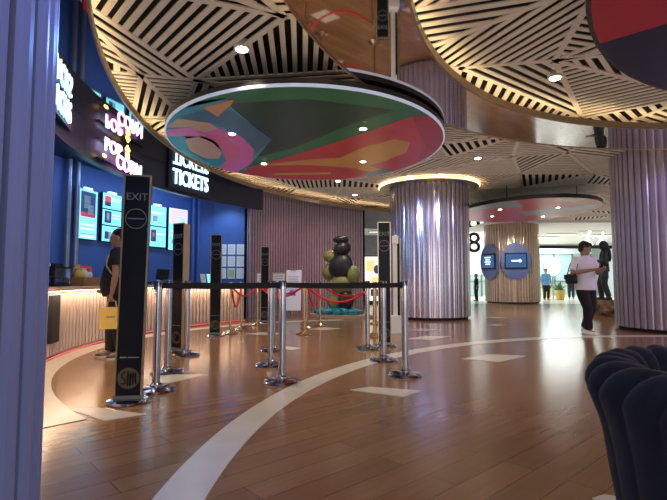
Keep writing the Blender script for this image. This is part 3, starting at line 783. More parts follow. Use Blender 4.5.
# ------------------------------------------------------------------ hanging painted discs
def ellipse(cx, cy, rx, ry, n=72): return [(cx + rx * math.cos(2 * PI * k / n), cy + ry * math.sin(2 * PI * k / n)) for k in range(n)]
def disc(label, cx, cy, rx, ry, z, base, patches, lamps, edge='disc_edge', th=.10):
    t = thing('ceiling_disc', label, 'ceiling disc', (cx, cy, z), 0, 'painted discs hung from the ceiling')
    E = ellipse(0, 0, rx, ry)
    b = MB(); b.loft([[(x * k, y * k, zz) for x, y in E] for k, zz in ((1.0, .035), (1.0, th), (.97, th + .015))]); b.build('rim', 'disc_rim', t, smooth=35)
    b = MB(); b.loft([[(x, y, zz) for x, y in E] for zz in (0, .035)]); b.build('pale_edge', edge, t, smooth=35)
    names = [base]; b = MB()
    Ei = ellipse(0, 0, rx * .99, ry * .99)
    b.add([(x, y, -.002) for x, y in Ei], [tuple(reversed(range(len(Ei))))])
    for k, (m, poly) in enumerate(patches):
        if m not in names: names.append(m)
        b.cur = names.index(m)
        p = ccw([(x - cx, y - cy) for x, y in poly])
        # a painted shape may be concave: clip its triangles
        bm = bmesh.new(); vs = [bm.verts.new((x, y, 0)) for x, y in p]
        try:
            f = bm.faces.new(vs); tris = bmesh.ops.triangulate(bm, faces=[f])['faces']
            tl = [ccw([(v.co.x, v.co.y) for v in q.verts]) for q in tris]
        except ValueError: tl = []
        bm.free()
        for q in tl:
            q = clip_conv(q, Ei)
            if len(q) > 2 and abs(area(q)) > 1e-5: b.add([(x, y, -.003 - .0007 * k) for x, y in q], [tuple(reversed(range(len(q))))])
    b.build('painted_panel', names, t, recalc=False)
    b = MB()
    for (sx, sy) in ((-.5, -.5), (.5, -.5), (.5, .5), (-.5, .5)): b.tube([(rx * sx, ry * sy, th), (rx * sx, ry * sy, ZS + .3 - z)], .012, 6, caps=False)
    b.build('hanging_rod', 'black', t)
    for (x, y) in lamps:
        l = MB().lathe([(.075, -.012), (.075, .0), (.055, .0)], (x - cx, y - cy, -.004), n=20).build('lamp_trim', 'lamp_ring', t)
        MB().lathe([(.052, -.016), (.052, -.006)], (x - cx, y - cy, -.004), n=16).build('lamp', 'lamp', l)
        spot((x, y, z - .04), 90)
    return t
def spot(loc, watt, ang=95, col=(1, .86, .68), to=None, blend=.7, r=.05):
    l = bpy.data.lights.new('spot_beam', 'SPOT'); l.energy = watt; l.color = col; l.spot_size = rad(ang); l.spot_blend = blend; l.shadow_soft_size = r
    o = bpy.data.objects.new('spot_beam', l); COL.objects.link(o); o.location = loc
    if to is not None: o.rotation_euler = (Vector(to) - Vector(loc)).to_track_quat('-Z', 'Y').to_euler()
    return o
def area_l(loc, to, sx, sy, watt, col):
    l = bpy.data.lights.new('area_light', 'AREA'); l.shape = 'RECTANGLE'; l.size = sx; l.size_y = sy; l.energy = watt; l.color = col
    o = bpy.data.objects.new('area_light', l); COL.objects.link(o); o.location = loc
    o.rotation_euler = (Vector(to) - Vector(loc)).to_track_quat('-Z', 'Y').to_euler()
    return o
ZD = 3.27
def Z1(pts): return [at_z(160 + x / 2.223, 80 + y / 2.223, ZD) for x, y in pts]
patches = [
 ('dkgreen', Z1([(150, 52), (330, 42), (520, 66), (420, 100), (300, 150), (215, 172), (240, 135), (150, 70)])),
 ('red', Z1([(190, 196), (320, 160), (470, 112), (560, 80), (660, 80), (660, 235), (180, 235)])),
 ('dkred', Z1([(560, 80), (660, 80), (660, 235), (480, 235), (560, 190), (590, 150)])),
 ('gold', Z1([(215, 190), (330, 176), (400, 172), (450, 150), (520, 131), (556, 138), (548, 160), (500, 180), (440, 196), (330, 188)])),
 ('gold', Z1([(430, 182), (500, 200), (540, 208), (520, 214), (440, 198)])),
 ('midblue', Z1([(450, 208), (500, 196), (530, 205), (480, 222)])),
 ('gold', Z1([(250, 206), (380, 204), (380, 209), (250, 211)])),
 ('teal', Z1([(-20, 160), (-20, 60), (60, 60), (150, 40), (160, 60), (245, 132), (215, 172), (190, 200), (100, 200), (20, 190)])),
 ('slate', Z1([(36, 82), (120, 58), (165, 70), (250, 132), (215, 160), (190, 130), (130, 98), (60, 88)])),
 ('orange', Z1([(95, 60), (164, 42), (160, 52), (128, 80)])),
 ('tan', Z1([(10, 104), (40, 84), (112, 94), (132, 108), (100, 116), (60, 104)])),
 ('pink', Z1([(0, 124), (20, 108), (66, 104), (100, 118), (130, 106), (178, 122), (208, 152), (206, 180), (170, 205), (120, 205), (160, 185), (166, 160), (140, 138), (95, 124), (50, 124)])),
 ('coral', Z1([(100, 120), (140, 122), (178, 150), (176, 176), (140, 196), (120, 192), (146, 172), (128, 140)])),
 ('tan', Z1([(55, 130), (85, 124), (118, 138), (138, 160), (130, 174), (100, 172), (66, 156)])),
 ('teal', Z1([(20, 150), (55, 150), (100, 178), (150, 176), (120, 200), (60, 185)])),
]
disc('large oval hanging disc painted green, red, gold, pink and teal', -.443, 7.91, 2.27, 2.57, ZD, 'green', patches,
     [at_z(232, 133, ZD), at_z(264, 163, ZD), at_z(363, 128, ZD), at_z(363, 161, ZD)])
ZD = 3.10
P3 = [at_z(560, 55.5, ZD), at_z(600, 43.5, ZD), at_z(720, 7.5, ZD)]
d3 = (P3[2][0] - P3[0][0], P3[2][1] - P3[0][1])
far = [(P3[0][0] - d3[0], P3[0][1] - d3[1]), (P3[2][0] + 3 * d3[0], P3[2][1] + 3 * d3[1]), (14, 12), (-4, 12)]
disc('near hanging disc in dark red and navy at the upper right', 5.15, 1.71, 3.67, 3.67, ZD, 'dkred', [('navyart', far)], [(6.0, .4), (4.2, .2)], edge='disc_rim')
disc('distant red hanging disc beyond the polished ribbed column', 5.80, 14.2, 1.95, 2.5, ZD, 'red',
     [('greyart', [(3.5, 12.4), (4.4, 11.6), (5.4, 13.2), (4.0, 13.8)]), ('tan', [(5.6, 11.4), (6.6, 11.6), (6.4, 12.4), (5.8, 12.3)]), ('greyart', [(5.6, 14.2), (7.2, 12.7), (7.5, 13.4), (6.2, 15.0)])],
     [at_z(500, 209, ZD), at_z(492, 216, ZD), at_z(558, 207, ZD), at_z(543, 216, ZD)], edge='disc_rim')

# downlights in the slatted ceiling
for i, (px, py, lab) in enumerate(((242, 47, 'round lit downlight in slats above the large oval disc'), (555, 76, 'round lit downlight in the slats of the right-hand coffer'),
        (478, 157, 'round lit downlight in slats right above the polished column'), (338, 180, 'round lit downlight beyond the large oval disc, left of two'),
        (355, 194, 'round lit downlight beyond the large oval disc, right of two'))):
    x, y = at_z(px, py, ZS)
    t = thing('downlight', lab, 'downlight', (x, y, ZS), 0, 'downlights in the slatted ceiling')
    MB().lathe([(.095, -.03), (.095, .06), (.07, .06), (.07, -.03)], n=24).build('housing', 'lamp_ring', t, smooth=40)
    MB().lathe([(.066, -.038), (.066, -.028)], n=20).build('lamp', 'lamp', t)
    spot((x, y, ZS - .05), 160)
# extra downlight spots added out of frame to light the hall
for x, y in ((-.6, 2.2), (2.4, -.6), (-1.6, -1.4), (9.5, 5.2)):
    spot((x, y, ZS - .05), 160)

exec_people = True
# ------------------------------------------------------------------ people
def remesh(o, vox, it=6):
    m = o.modifiers.new('skin_surface', 'REMESH'); m.mode = 'VOXEL'; m.voxel_size = vox; m.use_smooth_shade = True
    s = o.modifiers.new('smooth', 'SMOOTH'); s.factor = .5; s.iterations = it
    dg = bpy.context.evaluated_depsgraph_get(); bpy.context.view_layer.update()
    dg = bpy.context.evaluated_depsgraph_get()
    me = bpy.data.meshes.new_from_object(o.evaluated_get(dg))
    o.modifiers.clear(); old = o.data; o.data = me; bpy.data.meshes.remove(old)
    for p in me.polygons: p.use_smooth = True
    return o
def V(*a): return Vector(a)
def hand(b, wrist, d, palm_n, side, s=1.0, curl=.5):
    """palm, four bent fingers and a thumb; d = direction of the hand, palm_n = where the palm faces, side = thumb side vector"""
    d = d.normalized(); side = (side - side.dot(d) * d).normalized(); pn = d.cross(side); pn = pn if pn.dot(palm_n) > 0 else -pn
    pc = wrist + d * .045 * s
    b.tube([wrist - d * .02, wrist + d * .01, pc, wrist + d * .085 * s], [.026 * s, .027 * s, .034 * s, .032 * s], 10, flat=.55)
    for k, (o, L) in enumerate(((.028, .070), (.010, .080), (-.009, .074), (-.027, .058))):
        p0 = wrist + d * .07 * s + side * o * s
        p1 = p0 + (d * math.cos(curl * .5) + pn * math.sin(curl * .5)) * L * .5 * s
        p2 = p1 + (d * math.cos(curl * 1.5) + pn * math.sin(curl * 1.5)) * L * .32 * s
        p3 = p2 + (d * math.cos(curl * 2.4) + pn * math.sin(curl * 2.4)) * L * .25 * s
        b.tube([p0, p1, p2, p3], [.0095 * s, .009 * s, .0085 * s, .0075 * s], 7)
    t0 = wrist + d * .025 * s + side * .026 * s
    b.tube([t0, t0 + (side * .8 + d * .7 + pn * .3).normalized() * .035 * s, t0 + (side * .5 + d * 1.0 + pn * .7).normalized() * .062 * s], [.012 * s, .0105 * s, .009 * s], 7)

def human(label, loc, rz, J, skin='skin', top='white_cloth', bottom='trouser', shoe='white', sole='white', hair='short', vox=.009, build=1.0, scale=1.0, sleeve=.62, cat='person', palms=None, statue=None, name='person'):
    t = thing(name, label, cat, loc, rz)
    t.scale = (scale,) * 3
    mm = lambda k: statue if statue else k
    D = dict(sh=.19, hips=.09, head=V(0, .02, 1.57), look=0.0, nod=0.0,
             eR=V(.235, -.03, 1.10), wR=V(.25, .05, .86), eL=V(-.235, -.03, 1.10), wL=V(-.25, .05, .86),
             kR=V(.10, .03, .47), aR=V(.10, -.02, .09), kL=V(-.10, .03, .47), aL=V(-.10, -.02, .09), belly=0.0, fR=0.0, fL=0.0)
    D.update(J)
    sh, hp = D['sh'], D['hips']
    SR, SL = V(sh, -.01, 1.375), V(-sh, -.01, 1.375)
    # body ------------------------------------------------------------
    b = MB()
    Rh = Matrix.Rotation(D['look'], 3, 'Z') @ Matrix.Rotation(D['nod'], 3, 'X')
    hc = D['head']
    def hp_(x, y, z): return hc + Rh @ V(x, y, z)
    b.ell(hc + Rh @ V(0, -.012, .025), (.076, .096, .100), 20, 14, Rh)          # skull
    b.ell(hc + Rh @ V(0, .018, -.045), (.060, .070, .078), 18, 12, Rh)          # face and jaw
    b.ell(hp_(0, .066, -.098), (.030, .024, .022), 12, 8, Rh)                   # chin
    b.tube([hp_(0, .088, .012), hp_(0, .103, -.022), hp_(0, .100, -.034)], [.009, .013, .014], 8)   # nose
    b.ell(hp_(.030, .083, .018), (.020, .010, .008), 10, 6, Rh); b.ell(hp_(-.030, .083, .018), (.020, .010, .008), 10, 6, Rh)  # brows
    b.ell(hp_(0, .086, -.066), (.024, .010, .010), 10, 6, Rh)                   # lips
    for s in (-1, 1): b.ell(hp_(s * .078, -.012, -.012), (.011, .022, .034), 10, 8, Rh)
    b.tube([hc + Rh @ V(0, -.02, -.05), V(0, -.015, 1.45), V(0, -.01, 1.38)], [.056, .056, .075], 14)
    tor = [(.84, .15, .10), (.95, .145, .095), (1.05, .14, .09), (1.2, .16, .10), (1.32, .165, .095), (1.39, .12, .07)]
    b.loft([[(rx * build * math.cos(2 * PI * k / 18), ry * build * math.sin(2 * PI * k / 18), z) for k in range(18)] for z, rx, ry in tor])
    for s, S_, e, w in ((1, SR, D['eR'], D['wR']), (-1, SL, D['eL'], D['wL'])):
        b.tube([V(s * .10, -.005, 1.36), S_ * .97, S_.lerp(e, .5), e], [.062, .056, .048, .040], 12)
        b.tube([e, e.lerp(w, .3), w], [.040, .041, .027], 12)
        pl = (palms or {}).get('R' if s > 0 else 'L')
        dd, pn, sd, cu = pl if pl else ((w - e), V(-s, 0, 0), V(0, 1, 0), .45)
        hand(b, w, dd, pn, sd, 1.0, cu)
    for s, k, a in ((1, D['kR'], D['aR']), (-1, D['kL'], D['aL'])):
        b.tube([V(s * hp, 0, .88), V(s * hp, 0, .80).lerp(k, .3), k, k.lerp(a, .35) + V(0, -.012, 0), a], [.095, .088, .056, .054, .036], 14)
        b.tube([a, a + V(0, .05, -.03), a + V(0, .13, -.045)], [.036, .034, .026], 10)
    body = remesh(b.build('body', mm(skin), t), vox, 3)
    # shirt -----------------------------------------------------------
    bl = D['belly']
    tr = [(.80, .192, .145, bl * .35), (.86, .192, .147, bl * .6), (.95, .182, .140, bl), (1.05, .172, .132, bl * .9), (1.2, .176, .134, bl * .35), (1.30, .166, .118, 0), (1.365, .125, .095, 0), (1.405, .092, .078, 0), (1.44, .066, .064, 0)]
    b = MB()
    b.loft([[(rx * build * math.cos(a), ry * build * math.sin(a) + (bb * max(0, math.sin(a)) if math.sin(a) > 0 else 0), z + .004 * math.sin(5 * a)) for a in [2 * PI * k / 24 for k in range(24)]] for z, rx, ry, bb in tr])
    for s, S_, e, w in ((1, SR, D['eR'], D['wR']), (-1, SL, D['eL'], D['wL'])):
        if sleeve <= 1: b.tube([V(s * .08, -.005, 1.36), S_ - V(0, 0, .012), S_.lerp(e, .35), S_.lerp(e, sleeve)], [.070, .068, .066, .066], 14, caps=False)
        else: b.tube([V(s * .08, -.005, 1.36), S_ - V(0, 0, .012), S_.lerp(e, .6), e, e.lerp(w, sleeve - 1)], [.070, .068, .062, .054, .044], 14, caps=False)
    remesh(b.build('shirt', mm(top), t), vox * 1.15, 4)
    # trousers --------------------------------------------------------
    b = MB()
    b.loft([[(rx * build * math.cos(a), ry * build * math.sin(a), z) for a in [2 * PI * k / 20 for k in range(20)]] for z, rx, ry in ((.76, .155, .115), (.84, .168, .118), (.92, .160, .114), (.95, .155, .11))])
    for s, k, a in ((1, D['kR'], D['aR']), (-1, D['kL'], D['aL'])):
        b.tube([V(s * hp, 0, .82), V(s * hp, 0, .78).lerp(k, .35), k, k.lerp(a, .5), a + V(0, 0, .0)], [.100 * build, .104, .086, .078, .072], 16, caps=False)
    remesh(b.build('trousers', mm(bottom), t), vox * 1.15, 4)
    # shoes -----------------------------------------------------------
    for s, a, fa in ((1, D['aR'], D['fR']), (-1, D['aL'], D['fL'])):
        Rf = Matrix.Rotation(fa, 3, 'Z')
        def q(x, y, z): return V(a.x, a.y, a.z - .09) + Rf @ V(x, y, z)
        b = MB(); rings = []
        for y, w_, h_ in ((-.075, .030, .07), (-.05, .042, .095), (.0, .043, .10), (.06, .046, .075), (.12, .050, .058), (.165, .042, .046), (.19, .022, .036)):
            rings.append([q(w_ * math.cos(c), y, .018 + (h_ - .018) * max(0, math.sin(c)) if math.sin(c) > 0 else .018) for c in [2 * PI * k / 14 for k in range(14)]])
        b.loft(rings); so = b.build('shoe', mm(shoe), t, smooth=60)
        b = MB(); b.loft([[q(w_ * math.cos(c) * 1.06, .055 + .138 * math.sin(c), z) for c in [2 * PI * k / 20 for k in range(20)]] for z, w_ in ((0, .046), (.02, .048))])
        b.build('sole', mm(sole), so, smooth=40)
    # hair ------------------------------------------------------------
    b = MB()
    if hair == 'crop':
        b.ell(hp_(0, -.022, .038), (.079, .094, .094), 20, 14, Rh); b.ell(hp_(0, -.06, -.01), (.066, .052, .06), 14, 10, Rh)
    elif hair == 'short':
        b.ell(hp_(0, -.026, .042), (.086, .100, .098), 20, 14, Rh); b.ell(hp_(0, -.062, -.015), (.072, .056, .075), 14, 10, Rh)
        b.ell(hp_(.02, .055, .088), (.06, .045, .032), 14, 8, Rh); b.ell(hp_(-.035, .05, .085), (.045, .045, .03), 14, 8, Rh)
    else:
        b.ell(hp_(0, -.024, .036), (.086, .104, .098), 20, 14, Rh)
        b.tube([hp_(0, -.07, .03), hp_(.0, -.10, -.10), V(0, -.125, 1.36), V(.01, -.15, 1.22), V(.0, -.15, 1.12)], [.075, .072, .07, .06, .03], 12)
        for s in (-1, 1): b.tube([hp_(s * .068, .02, .05), hp_(s * .082, .0, -.06), hp_(s * .075, -.02, -.14)], [.026, .028, .02], 8)
    h_ = remesh(b.build('hair', mm('hair'), t), vox, 2)
    if not statue:
        b = MB()
        for s in (-1, 1): b.ell(hp_(s * .030, .086, .004), (.011, .006, .006), 8, 6, Rh)
        b.build('eyes', 'hair', t, smooth=60)
    return t

ML = (-2.84, 6.22, 0); MLR = rad(98)
human('person standing at the counter in black shirt and black trousers, seen from the side', ML, MLR,
      dict(belly=.07, nod=-.10, eL=V(-.235, -.035, 1.09), wL=V(-.245, .0, .845), eR=V(.235, .03, 1.10), wR=V(.20, .20, .93), aL=V(-.10, -.10, .09), kL=V(-.10, -.02, .47), aR=V(.10, .10, .09), kR=V(.10, .10, .47)),
      skin='skin_dk', top='black_cloth', bottom='trouser', shoe='leather', sole='white', hair='crop', build=1.1, scale=1.0,
      palms={'L': (V(0, .15, -1), V(1, 0, 0), V(0, 1, 0), .9)})
def place(base, rz, v):
    c, s = math.cos(rz), math.sin(rz); return (base[0] + c * v[0] - s * v[1], base[1] + s * v[0] + c * v[1], base[2] + v[2])
t = thing('paper_bag', 'yellow paper carrier bag hanging from the hand of the person in black', 'bag', place(ML, MLR, (-.24, .0, .40)), MLR + rad(8))
b = MB(); b.loft([[(.045, -.13, 0), (.045, .13, 0), (-.045, .13, 0), (-.045, -.13, 0)], [(.045, -.13, .27), (.045, .13, .27), (-.045, .13, .27), (-.045, -.13, .27)]]); b.build('bag_body', 'yellowbag', t)
for s in (-1, 1): MB().tube([(s * .035, -.06, .26), (s * .02, -.045, .34), (0, 0, .372), (s * .02, .045, .34), (s * .035, .06, .26)], .005, 6).build('handle', 'wood_frame', t, smooth=50)
MB().box((-.0465, 0, .15), (.003, .10, .012)).build('printing', 'gold_print', t)
t = thing('backpack', 'black backpack with cream strap worn by the person in black', 'bag', place(ML, MLR, (0, -.19, 1.12)), MLR)
b = MB(); b.ell((0, -.05, 0), (.15, .10, .23), 16, 12); b.build('pack', 'black_cloth', t, smooth=60)
MB().ell((0, -.13, -.08), (.11, .05, .10), 14, 8).build('pocket', 'leather', t, smooth=60)
for s in (-1, 1): MB().tube([(s * .13, .02, .14), (s * .13, .12, .265), (s * .13, .19, .292), (s * .135, .282, .20), (s * .145, .30, .08), (s * .205, .22, -.02), (s * .16, .06, -.08)], .018, 8, flat=.6).build('strap', 'strap_tan', t, smooth=50)

MR = (4.84, 9.05, 0); MRR = rad(-163)
wR, wL = V(.06, .33, 1.175), V(-.075, .32, 1.16)
human('person walking with a phone in white t-shirt and black trousers', MR, MRR,
      dict(look=rad(52), nod=-.25, eR=V(.285, .0, 1.115), wR=wR, eL=V(-.285, .01, 1.115), wL=wL,
           kR=V(.09, .12, .48), aR=V(.06, .09, .09), kL=V(-.09, .03, .47), aL=V(-.07, -.12, .10)),
      skin='skin_dk', top='white_cloth', bottom='trouser', shoe='white', sole='white', hair='short', build=1.08, scale=1.035, sleeve=.85,
      palms={'R': (V(-.55, .75, .25), V(-.2, .2, 1), V(-.5, -.5, .9), .7), 'L': (V(.6, .7, .25), V(.2, .2, 1), V(.5, -.5, .9), .7)})
s_ = 1.035
t = thing('phone', 'dark phone held in both hands by the person in white t-shirt', 'phone', place(MR, MRR, (-.01 * s_, .42 * s_, 1.235 * s_)), MRR)
b = MB(); b.box((0, 0, 0), (.15, .010, .075), rx=-.7); b.build('phone_body', 'black', t)
b = MB(); b.box((0, -.005, .004), (.14, .004, .066), rx=-.7); b.build('display', 'screen_grey', t)
t = thing('shoulder_bag', 'black shoulder bag on the right hip of the person in white', 'bag', place(MR, MRR, (.285 * s_, -.04, 1.00 * s_)), MRR)
b = MB(); b.loft([[(w_ * math.cos(a), l_ * math.sin(a), z) for a in [2 * PI * k / 16 for k in range(16)]] for z, w_, l_ in ((-.09, .04, .11), (-.06, .062, .14), (.02, .06, .14), (.08, .045, .125), (.10, .02, .11))]); b.build('bag_body', 'leather', t, smooth=50)
MB().box((.055, 0, .04), (.03, .22, .09)).build('flap', 'leather', t)
MB().tube([(-.005, .10, .09), (-.06, .10, .27), (-.125, .07, .405), (-.145, .02, .425), (-.125, -.07, .40), (-.06, -.10, .25), (-.005, -.10, .09)], .011, 8, flat=.6).build('strap', 'leather', t, smooth=50)

# statue on a rock by the right-hand column
t = human('dark life-size statue of a long-haired figure standing on a brown rock', (7.80, 13.55, .46), rad(70),
      dict(look=.1, nod=-.12, eL=V(-.24, .06, 1.12), wL=V(-.12, .26, 1.10), aR=V(.10, .07, .09), kR=V(.10, .10, .47), aL=V(-.10, -.08, .09)),
      statue='bronze', hair='long', vox=.013, build=.92, scale=1.0, sleeve=1.8, cat='statue', name='statue')
for c in list(t.children):
    c.name = {'body': 'figure', 'shirt': 'jacket'}.get(c.name.split('.')[0], c.name.split('.')[0])
t = thing('rock_plinth', 'brown rock under the dark statue by the right column', 'rock', (7.80, 13.55, 0), .3)
rnd = random.Random(9); b = MB()
b.lathe([(.46, 0), (.44, .15), (.36, .36), (.30, .455), (0, .46)], n=12)
for k in range(12):
    a = rnd.uniform(0, 2 * PI); b.ell((.36 * math.cos(a), .36 * math.sin(a), rnd.uniform(.1, .28)), (rnd.uniform(.1, .2), .14, .12), 8, 6, Matrix.Rotation(a, 3, 'Z'))
b.build('rock', 'brown_rock', t, smooth=30)

# ------------------------------------------------------------------ armchair
def armchair():
    cx, cy = 1.045, 1.04
    t = thing('tub_armchair', 'navy velvet channel-tufted tub armchair at the right foreground', 'armchair', (cx, cy, 0), 0)
    # profile from outside bottom, over the rolled rim, down the inside: (radius, height, puff, sideways lean)
    prof = []
    for z, r in ((.20, .315), (.30, .330), (.42, .348), (.54, .366), (.62, .376), (.665, .386)): prof.append((r, z, .007, 0.0))
    for k in range(1, 12):
        a = PI * 1.12 * k / 12 - .35
        prof.append((.345 + .062 * math.cos(a), .738 + .070 * math.sin(a), .020, 2.2 * k / 12))
    for z, r in ((.63, .275), (.55, .268), (.47, .262), (.40, .258)): prof.append((r, z, .012, 2.2 + (.63 - z) * 4.0))
    N = 22; a0, a1 = rad(38), rad(322); per = 12; nu = N * per
    # arms run towards +X; the back of the tub is on the -X side
    rings = []
    for j, (r, z, pf, ln) in enumerate(prof):
        ring = []
        for i in range(nu + 1):
            u = i / per - ln * .55
            lobe = abs(math.sin(PI * u)) ** .7
            a = a0 + (a1 - a0) * i / nu
            end = min(1, min(i, nu - i) / (per * .7)) ** .5
            rc = .335 + (r - .335) * (.35 + .65 * end)
            rr = rc + pf * (lobe - .6) * (1 if r > .33 else -1)
            zz = z + (pf * .7 * (lobe - .6) if .66 < z else 0)
            ring.append(((rr + .02) * math.cos(a) * 1.02, (rr + .02) * math.sin(a), zz))
        rings.append(ring)
    b = MB(); b.loft(rings, closed=False)
    m = len(prof)
    for e in (0, nu):
        b.f.append([j * (nu + 1) + e for j in range(m)]); b.mi.append(0)
    b.build('backrest', 'velvet', t, smooth=75)
    b = MB(); b.lathe([(.0, .18), (.30, .18), (.335, .20), (.33, .26), (.29, .29), (0, .29)], n=40); b.build('seat_frame', 'velvet', t, smooth=40)
    b = MB(); b.lathe([(0, .285), (.25, .285), (.272, .31), (.275, .37), (.25, .405), (0, .42)], n=40); b.build('seat_cushion', 'velvet', t, smooth=50)
    for s, q in ((1, 1), (1, -1), (-1, 1), (-1, -1)):
        MB().tube([(s * .22, q * .22, 0.006), (s * .19, q * .19, .19)], [.014, .022], 12, caps=False).build('leg', 'gold_edge', t, smooth=50)
    return t
armchair()

# ------------------------------------------------------------------ far mall
wb = MB(); wb.box((8, 35.6, 2.2), (36, .2, 4.6)); tag(wb.build('wall_far', 'mallwall'), kind='structure')
wb = MB(); wb.box((8, 28.3, 3.62), (36, 15.4, .1)); tag(wb.build('ceiling_mall', 'mallceil'), kind='structure')
wb = MB(); wb.box((18.9, 15, 2), (.2, 42, 4)); tag(wb.build('wall_right', 'mallwall'), kind='structure')
wb = MB(); wb.box((2.2, 26.5, 1.9), (6.4, .2, 3.8)); tag(wb.build('wall_passage', 'frame_grey'), kind='structure')
wb = MB(); wb.box((-1.2, 19.6, 1.9), (5.0, .3, 3.8)); tag(wb.build('wall_side', 'plenum'), kind='structure')
# glazed shop fronts
def shopfront(x0, x1, y, z1, label, n, header):
    t = thing('shop_front', label, 'shop front', ((x0 + x1) / 2, y, 0), 0)
    w = x1 - x0
    b = MB(); b.box((0, .06, z1 / 2), (w, .04, z1)); b.build('glazing', 'mint', t)
    for k in range(n + 1): MB().box((-w / 2 + w * k / n, 0, z1 / 2), (.08, .1, z1)).build('mullion', 'frame_grey', t)
    MB().box((0, 0, z1 + .2), (w + .1, .16, .45)).build('header_panel', header, t)
    MB().box((0, -.02, z1 * .34), (w, .06, .06)).build('transom', 'frame_grey', t)
    return t
shopfront(5.0, 9.6, 30.5, 2.9, 'pale mint shop front seen left of the bronze column', 4, 'white')
shopfront(10.2, 17.8, 32.5, 2.9, 'bright glazed shop front right of the bronze column', 6, 'mallwall')
t = thing('wall_sign', 'white hanging board with a black figure 8 beside the polished column', 'sign', (7.55, 24.5, 1.6), 0)
b = MB(); b.box((0, 0, .85), (1.3, .08, 2.2)); b.build('board', 'white_lit', t)
text('8', 1.5, 'lettering', 'black', t, (-.22, -.05, 1.35), (PI / 2, 0, 0), .01, .01)
b = MB(); b.lathe([(.05, -1.6), (.05, -.25)], (.5, 0, 0), n=10); b.lathe([(.05, -1.6), (.05, -.25)], (-.5, 0, 0), n=10); b.build('post', 'frame_grey', t)
t = thing('overhead_beam', 'long dark horizontal rail in the bright mall behind the statue', 'rail', (12.0, 24.6, 0), rad(1))
b = MB(); b.box((.6, 0, 2.78), (6.6, .12, .16)); b.build('rail', 'black', t)
for x in (-2.6, 3.8): MB().lathe([(.04, 0), (.04, 2.72)], (x, 0, 0), n=10).build('post', 'frame_grey', t)
t = thing('round_clock', 'round white glowing clock on a stand in the bright mall', 'clock', (12.1, 26, 0), 0)
b = MB(); b.lathe([(.50, -.04), (.50, .04)], n=40); o = b.build('face', 'white_lit', t); o.location = (0, 0, 1.78); o.rotation_euler = (PI / 2, 0, 0)
b = MB(); b.tube([(.50 * math.cos(2 * PI * k / 40), 0, 1.78 + .50 * math.sin(2 * PI * k / 40)) for k in range(41)], .05, 8, caps=False); b.build('rim', 'mint', t)
b = MB(); b.box((0, -.055, 1.92), (.03, .01, .30)); b.box((.09, -.055, 1.78), (.2, .01, .03)); b.build('hands', 'frame_grey', t)
MB().lathe([(.18, 0), (.18, .03), (.03, .05), (.03, 1.3)], n=14).build('stand', 'frame_grey', t)
# white glyph of two running figures, glowing, high by the right column
t = thing('glowing_sign', 'white glowing running-figure glyphs hung above the statue', 'sign', (13.3, 24, 3.05), 0)
for ox_, k in ((-.28, 1), (.42, .85)):
    b = MB(); b.ell((ox_ + .12 * k, 0, .48 * k), (.09 * k, .03, .09 * k), 12, 8)
    b.tube([(ox_ + .10 * k, 0, .38 * k), (ox_, 0, .10 * k), (ox_ - .24 * k, 0, -.16 * k)], .05, 8); b.tube([(ox_, 0, .10 * k), (ox_ + .24 * k, 0, -.18 * k)], .05, 8)
    b.tube([(ox_ - .22 * k, 0, .26 * k), (ox_ + .09 * k, 0, .30 * k), (ox_ + .3 * k, 0, .16 * k)], .04, 8); b.build('glyph', 'white_lit', t, smooth=50)
b = MB(); b.tube([(-.25, 0, .5), (-.25, 0, .55)], .01, 6); b.box((0, .03, .52), (1.4, .02, .05)); b.build('hanger', 'frame_grey', t)
# oval blue boards on the bronze column
for ang, lab, big in ((-103, 'blue oval board with a dark screen facing the hall on the bronze column', 1), (-160, 'blue oval board with a white-lettered screen on the left of the bronze column', 0)):
    a = rad(ang); r = 1.24
    t = thing('oval_screen', lab, 'screen', (8.25 + r * math.cos(a), 21.75 + r * math.sin(a), 1.86), a + PI / 2)
    b = MB(); b.lathe([(.62, -.03), (.62, .03)], n=40, sy=1.32); o = b.build('oval_board', 'ovalblue', t, smooth=40); o.rotation_euler = (PI / 2, 0, 0)
    b = MB(); b.box((0, -.06, .02), (.92, .06, .70)); b.build('casing', 'black', t)
    b = MB(); b.box((0, -.095, .02), (.82, .012, .58)); b.build('display', 'bluescreen', t)
    b = MB()
    if big: b.box((-.06, -.105, .02), (.26, .004, .06)); b.ell((.16, -.105, .02), (.07, .006, .07), 10, 6)
    else:
        for k in range(4): b.box((0, -.105, .2 - .1 * k), (.42 - .1 * (k % 2), .004, .05))
    b.build('graphic', 'screen_white', t)
# far ceiling light strips
for i, (x, y, w) in enumerate(((12.3, 25.3, 1.5), (12.3, 27.2, 1.5), (15.0, 26.0, 1.2))):
    t = thing('ceiling_light', ('nearest', 'second', 'right-hand')[i] + ' long white ceiling light in the bright mall', 'ceiling light', (x, y, 3.55), 0, 'long ceiling lights in the mall')
    MB().box((0, 0, -.02), (w + .08, .28, .04)).build('frame', 'white', t); MB().box((0, 0, -.045), (w, .2, .012)).build('diffuser', 'white_lit', t)
for i, (x, y) in enumerate(((1.95, 20.5), (2.15, 23.0))):
    t = thing('ceiling_light', ('nearer', 'farther')[i] + ' white ceiling light in the gap left of the polished column', 'ceiling light', (x, y, 3.45 if i else 3.55), 0, 'ceiling lights in the dark passage')
    MB().box((0, 0, -.02), (.9, .32, .05)).build('frame', 'frame_grey', t); MB().box((0, 0, -.05), (.8, .24, .012)).build('diffuser', 'white_lit', t)
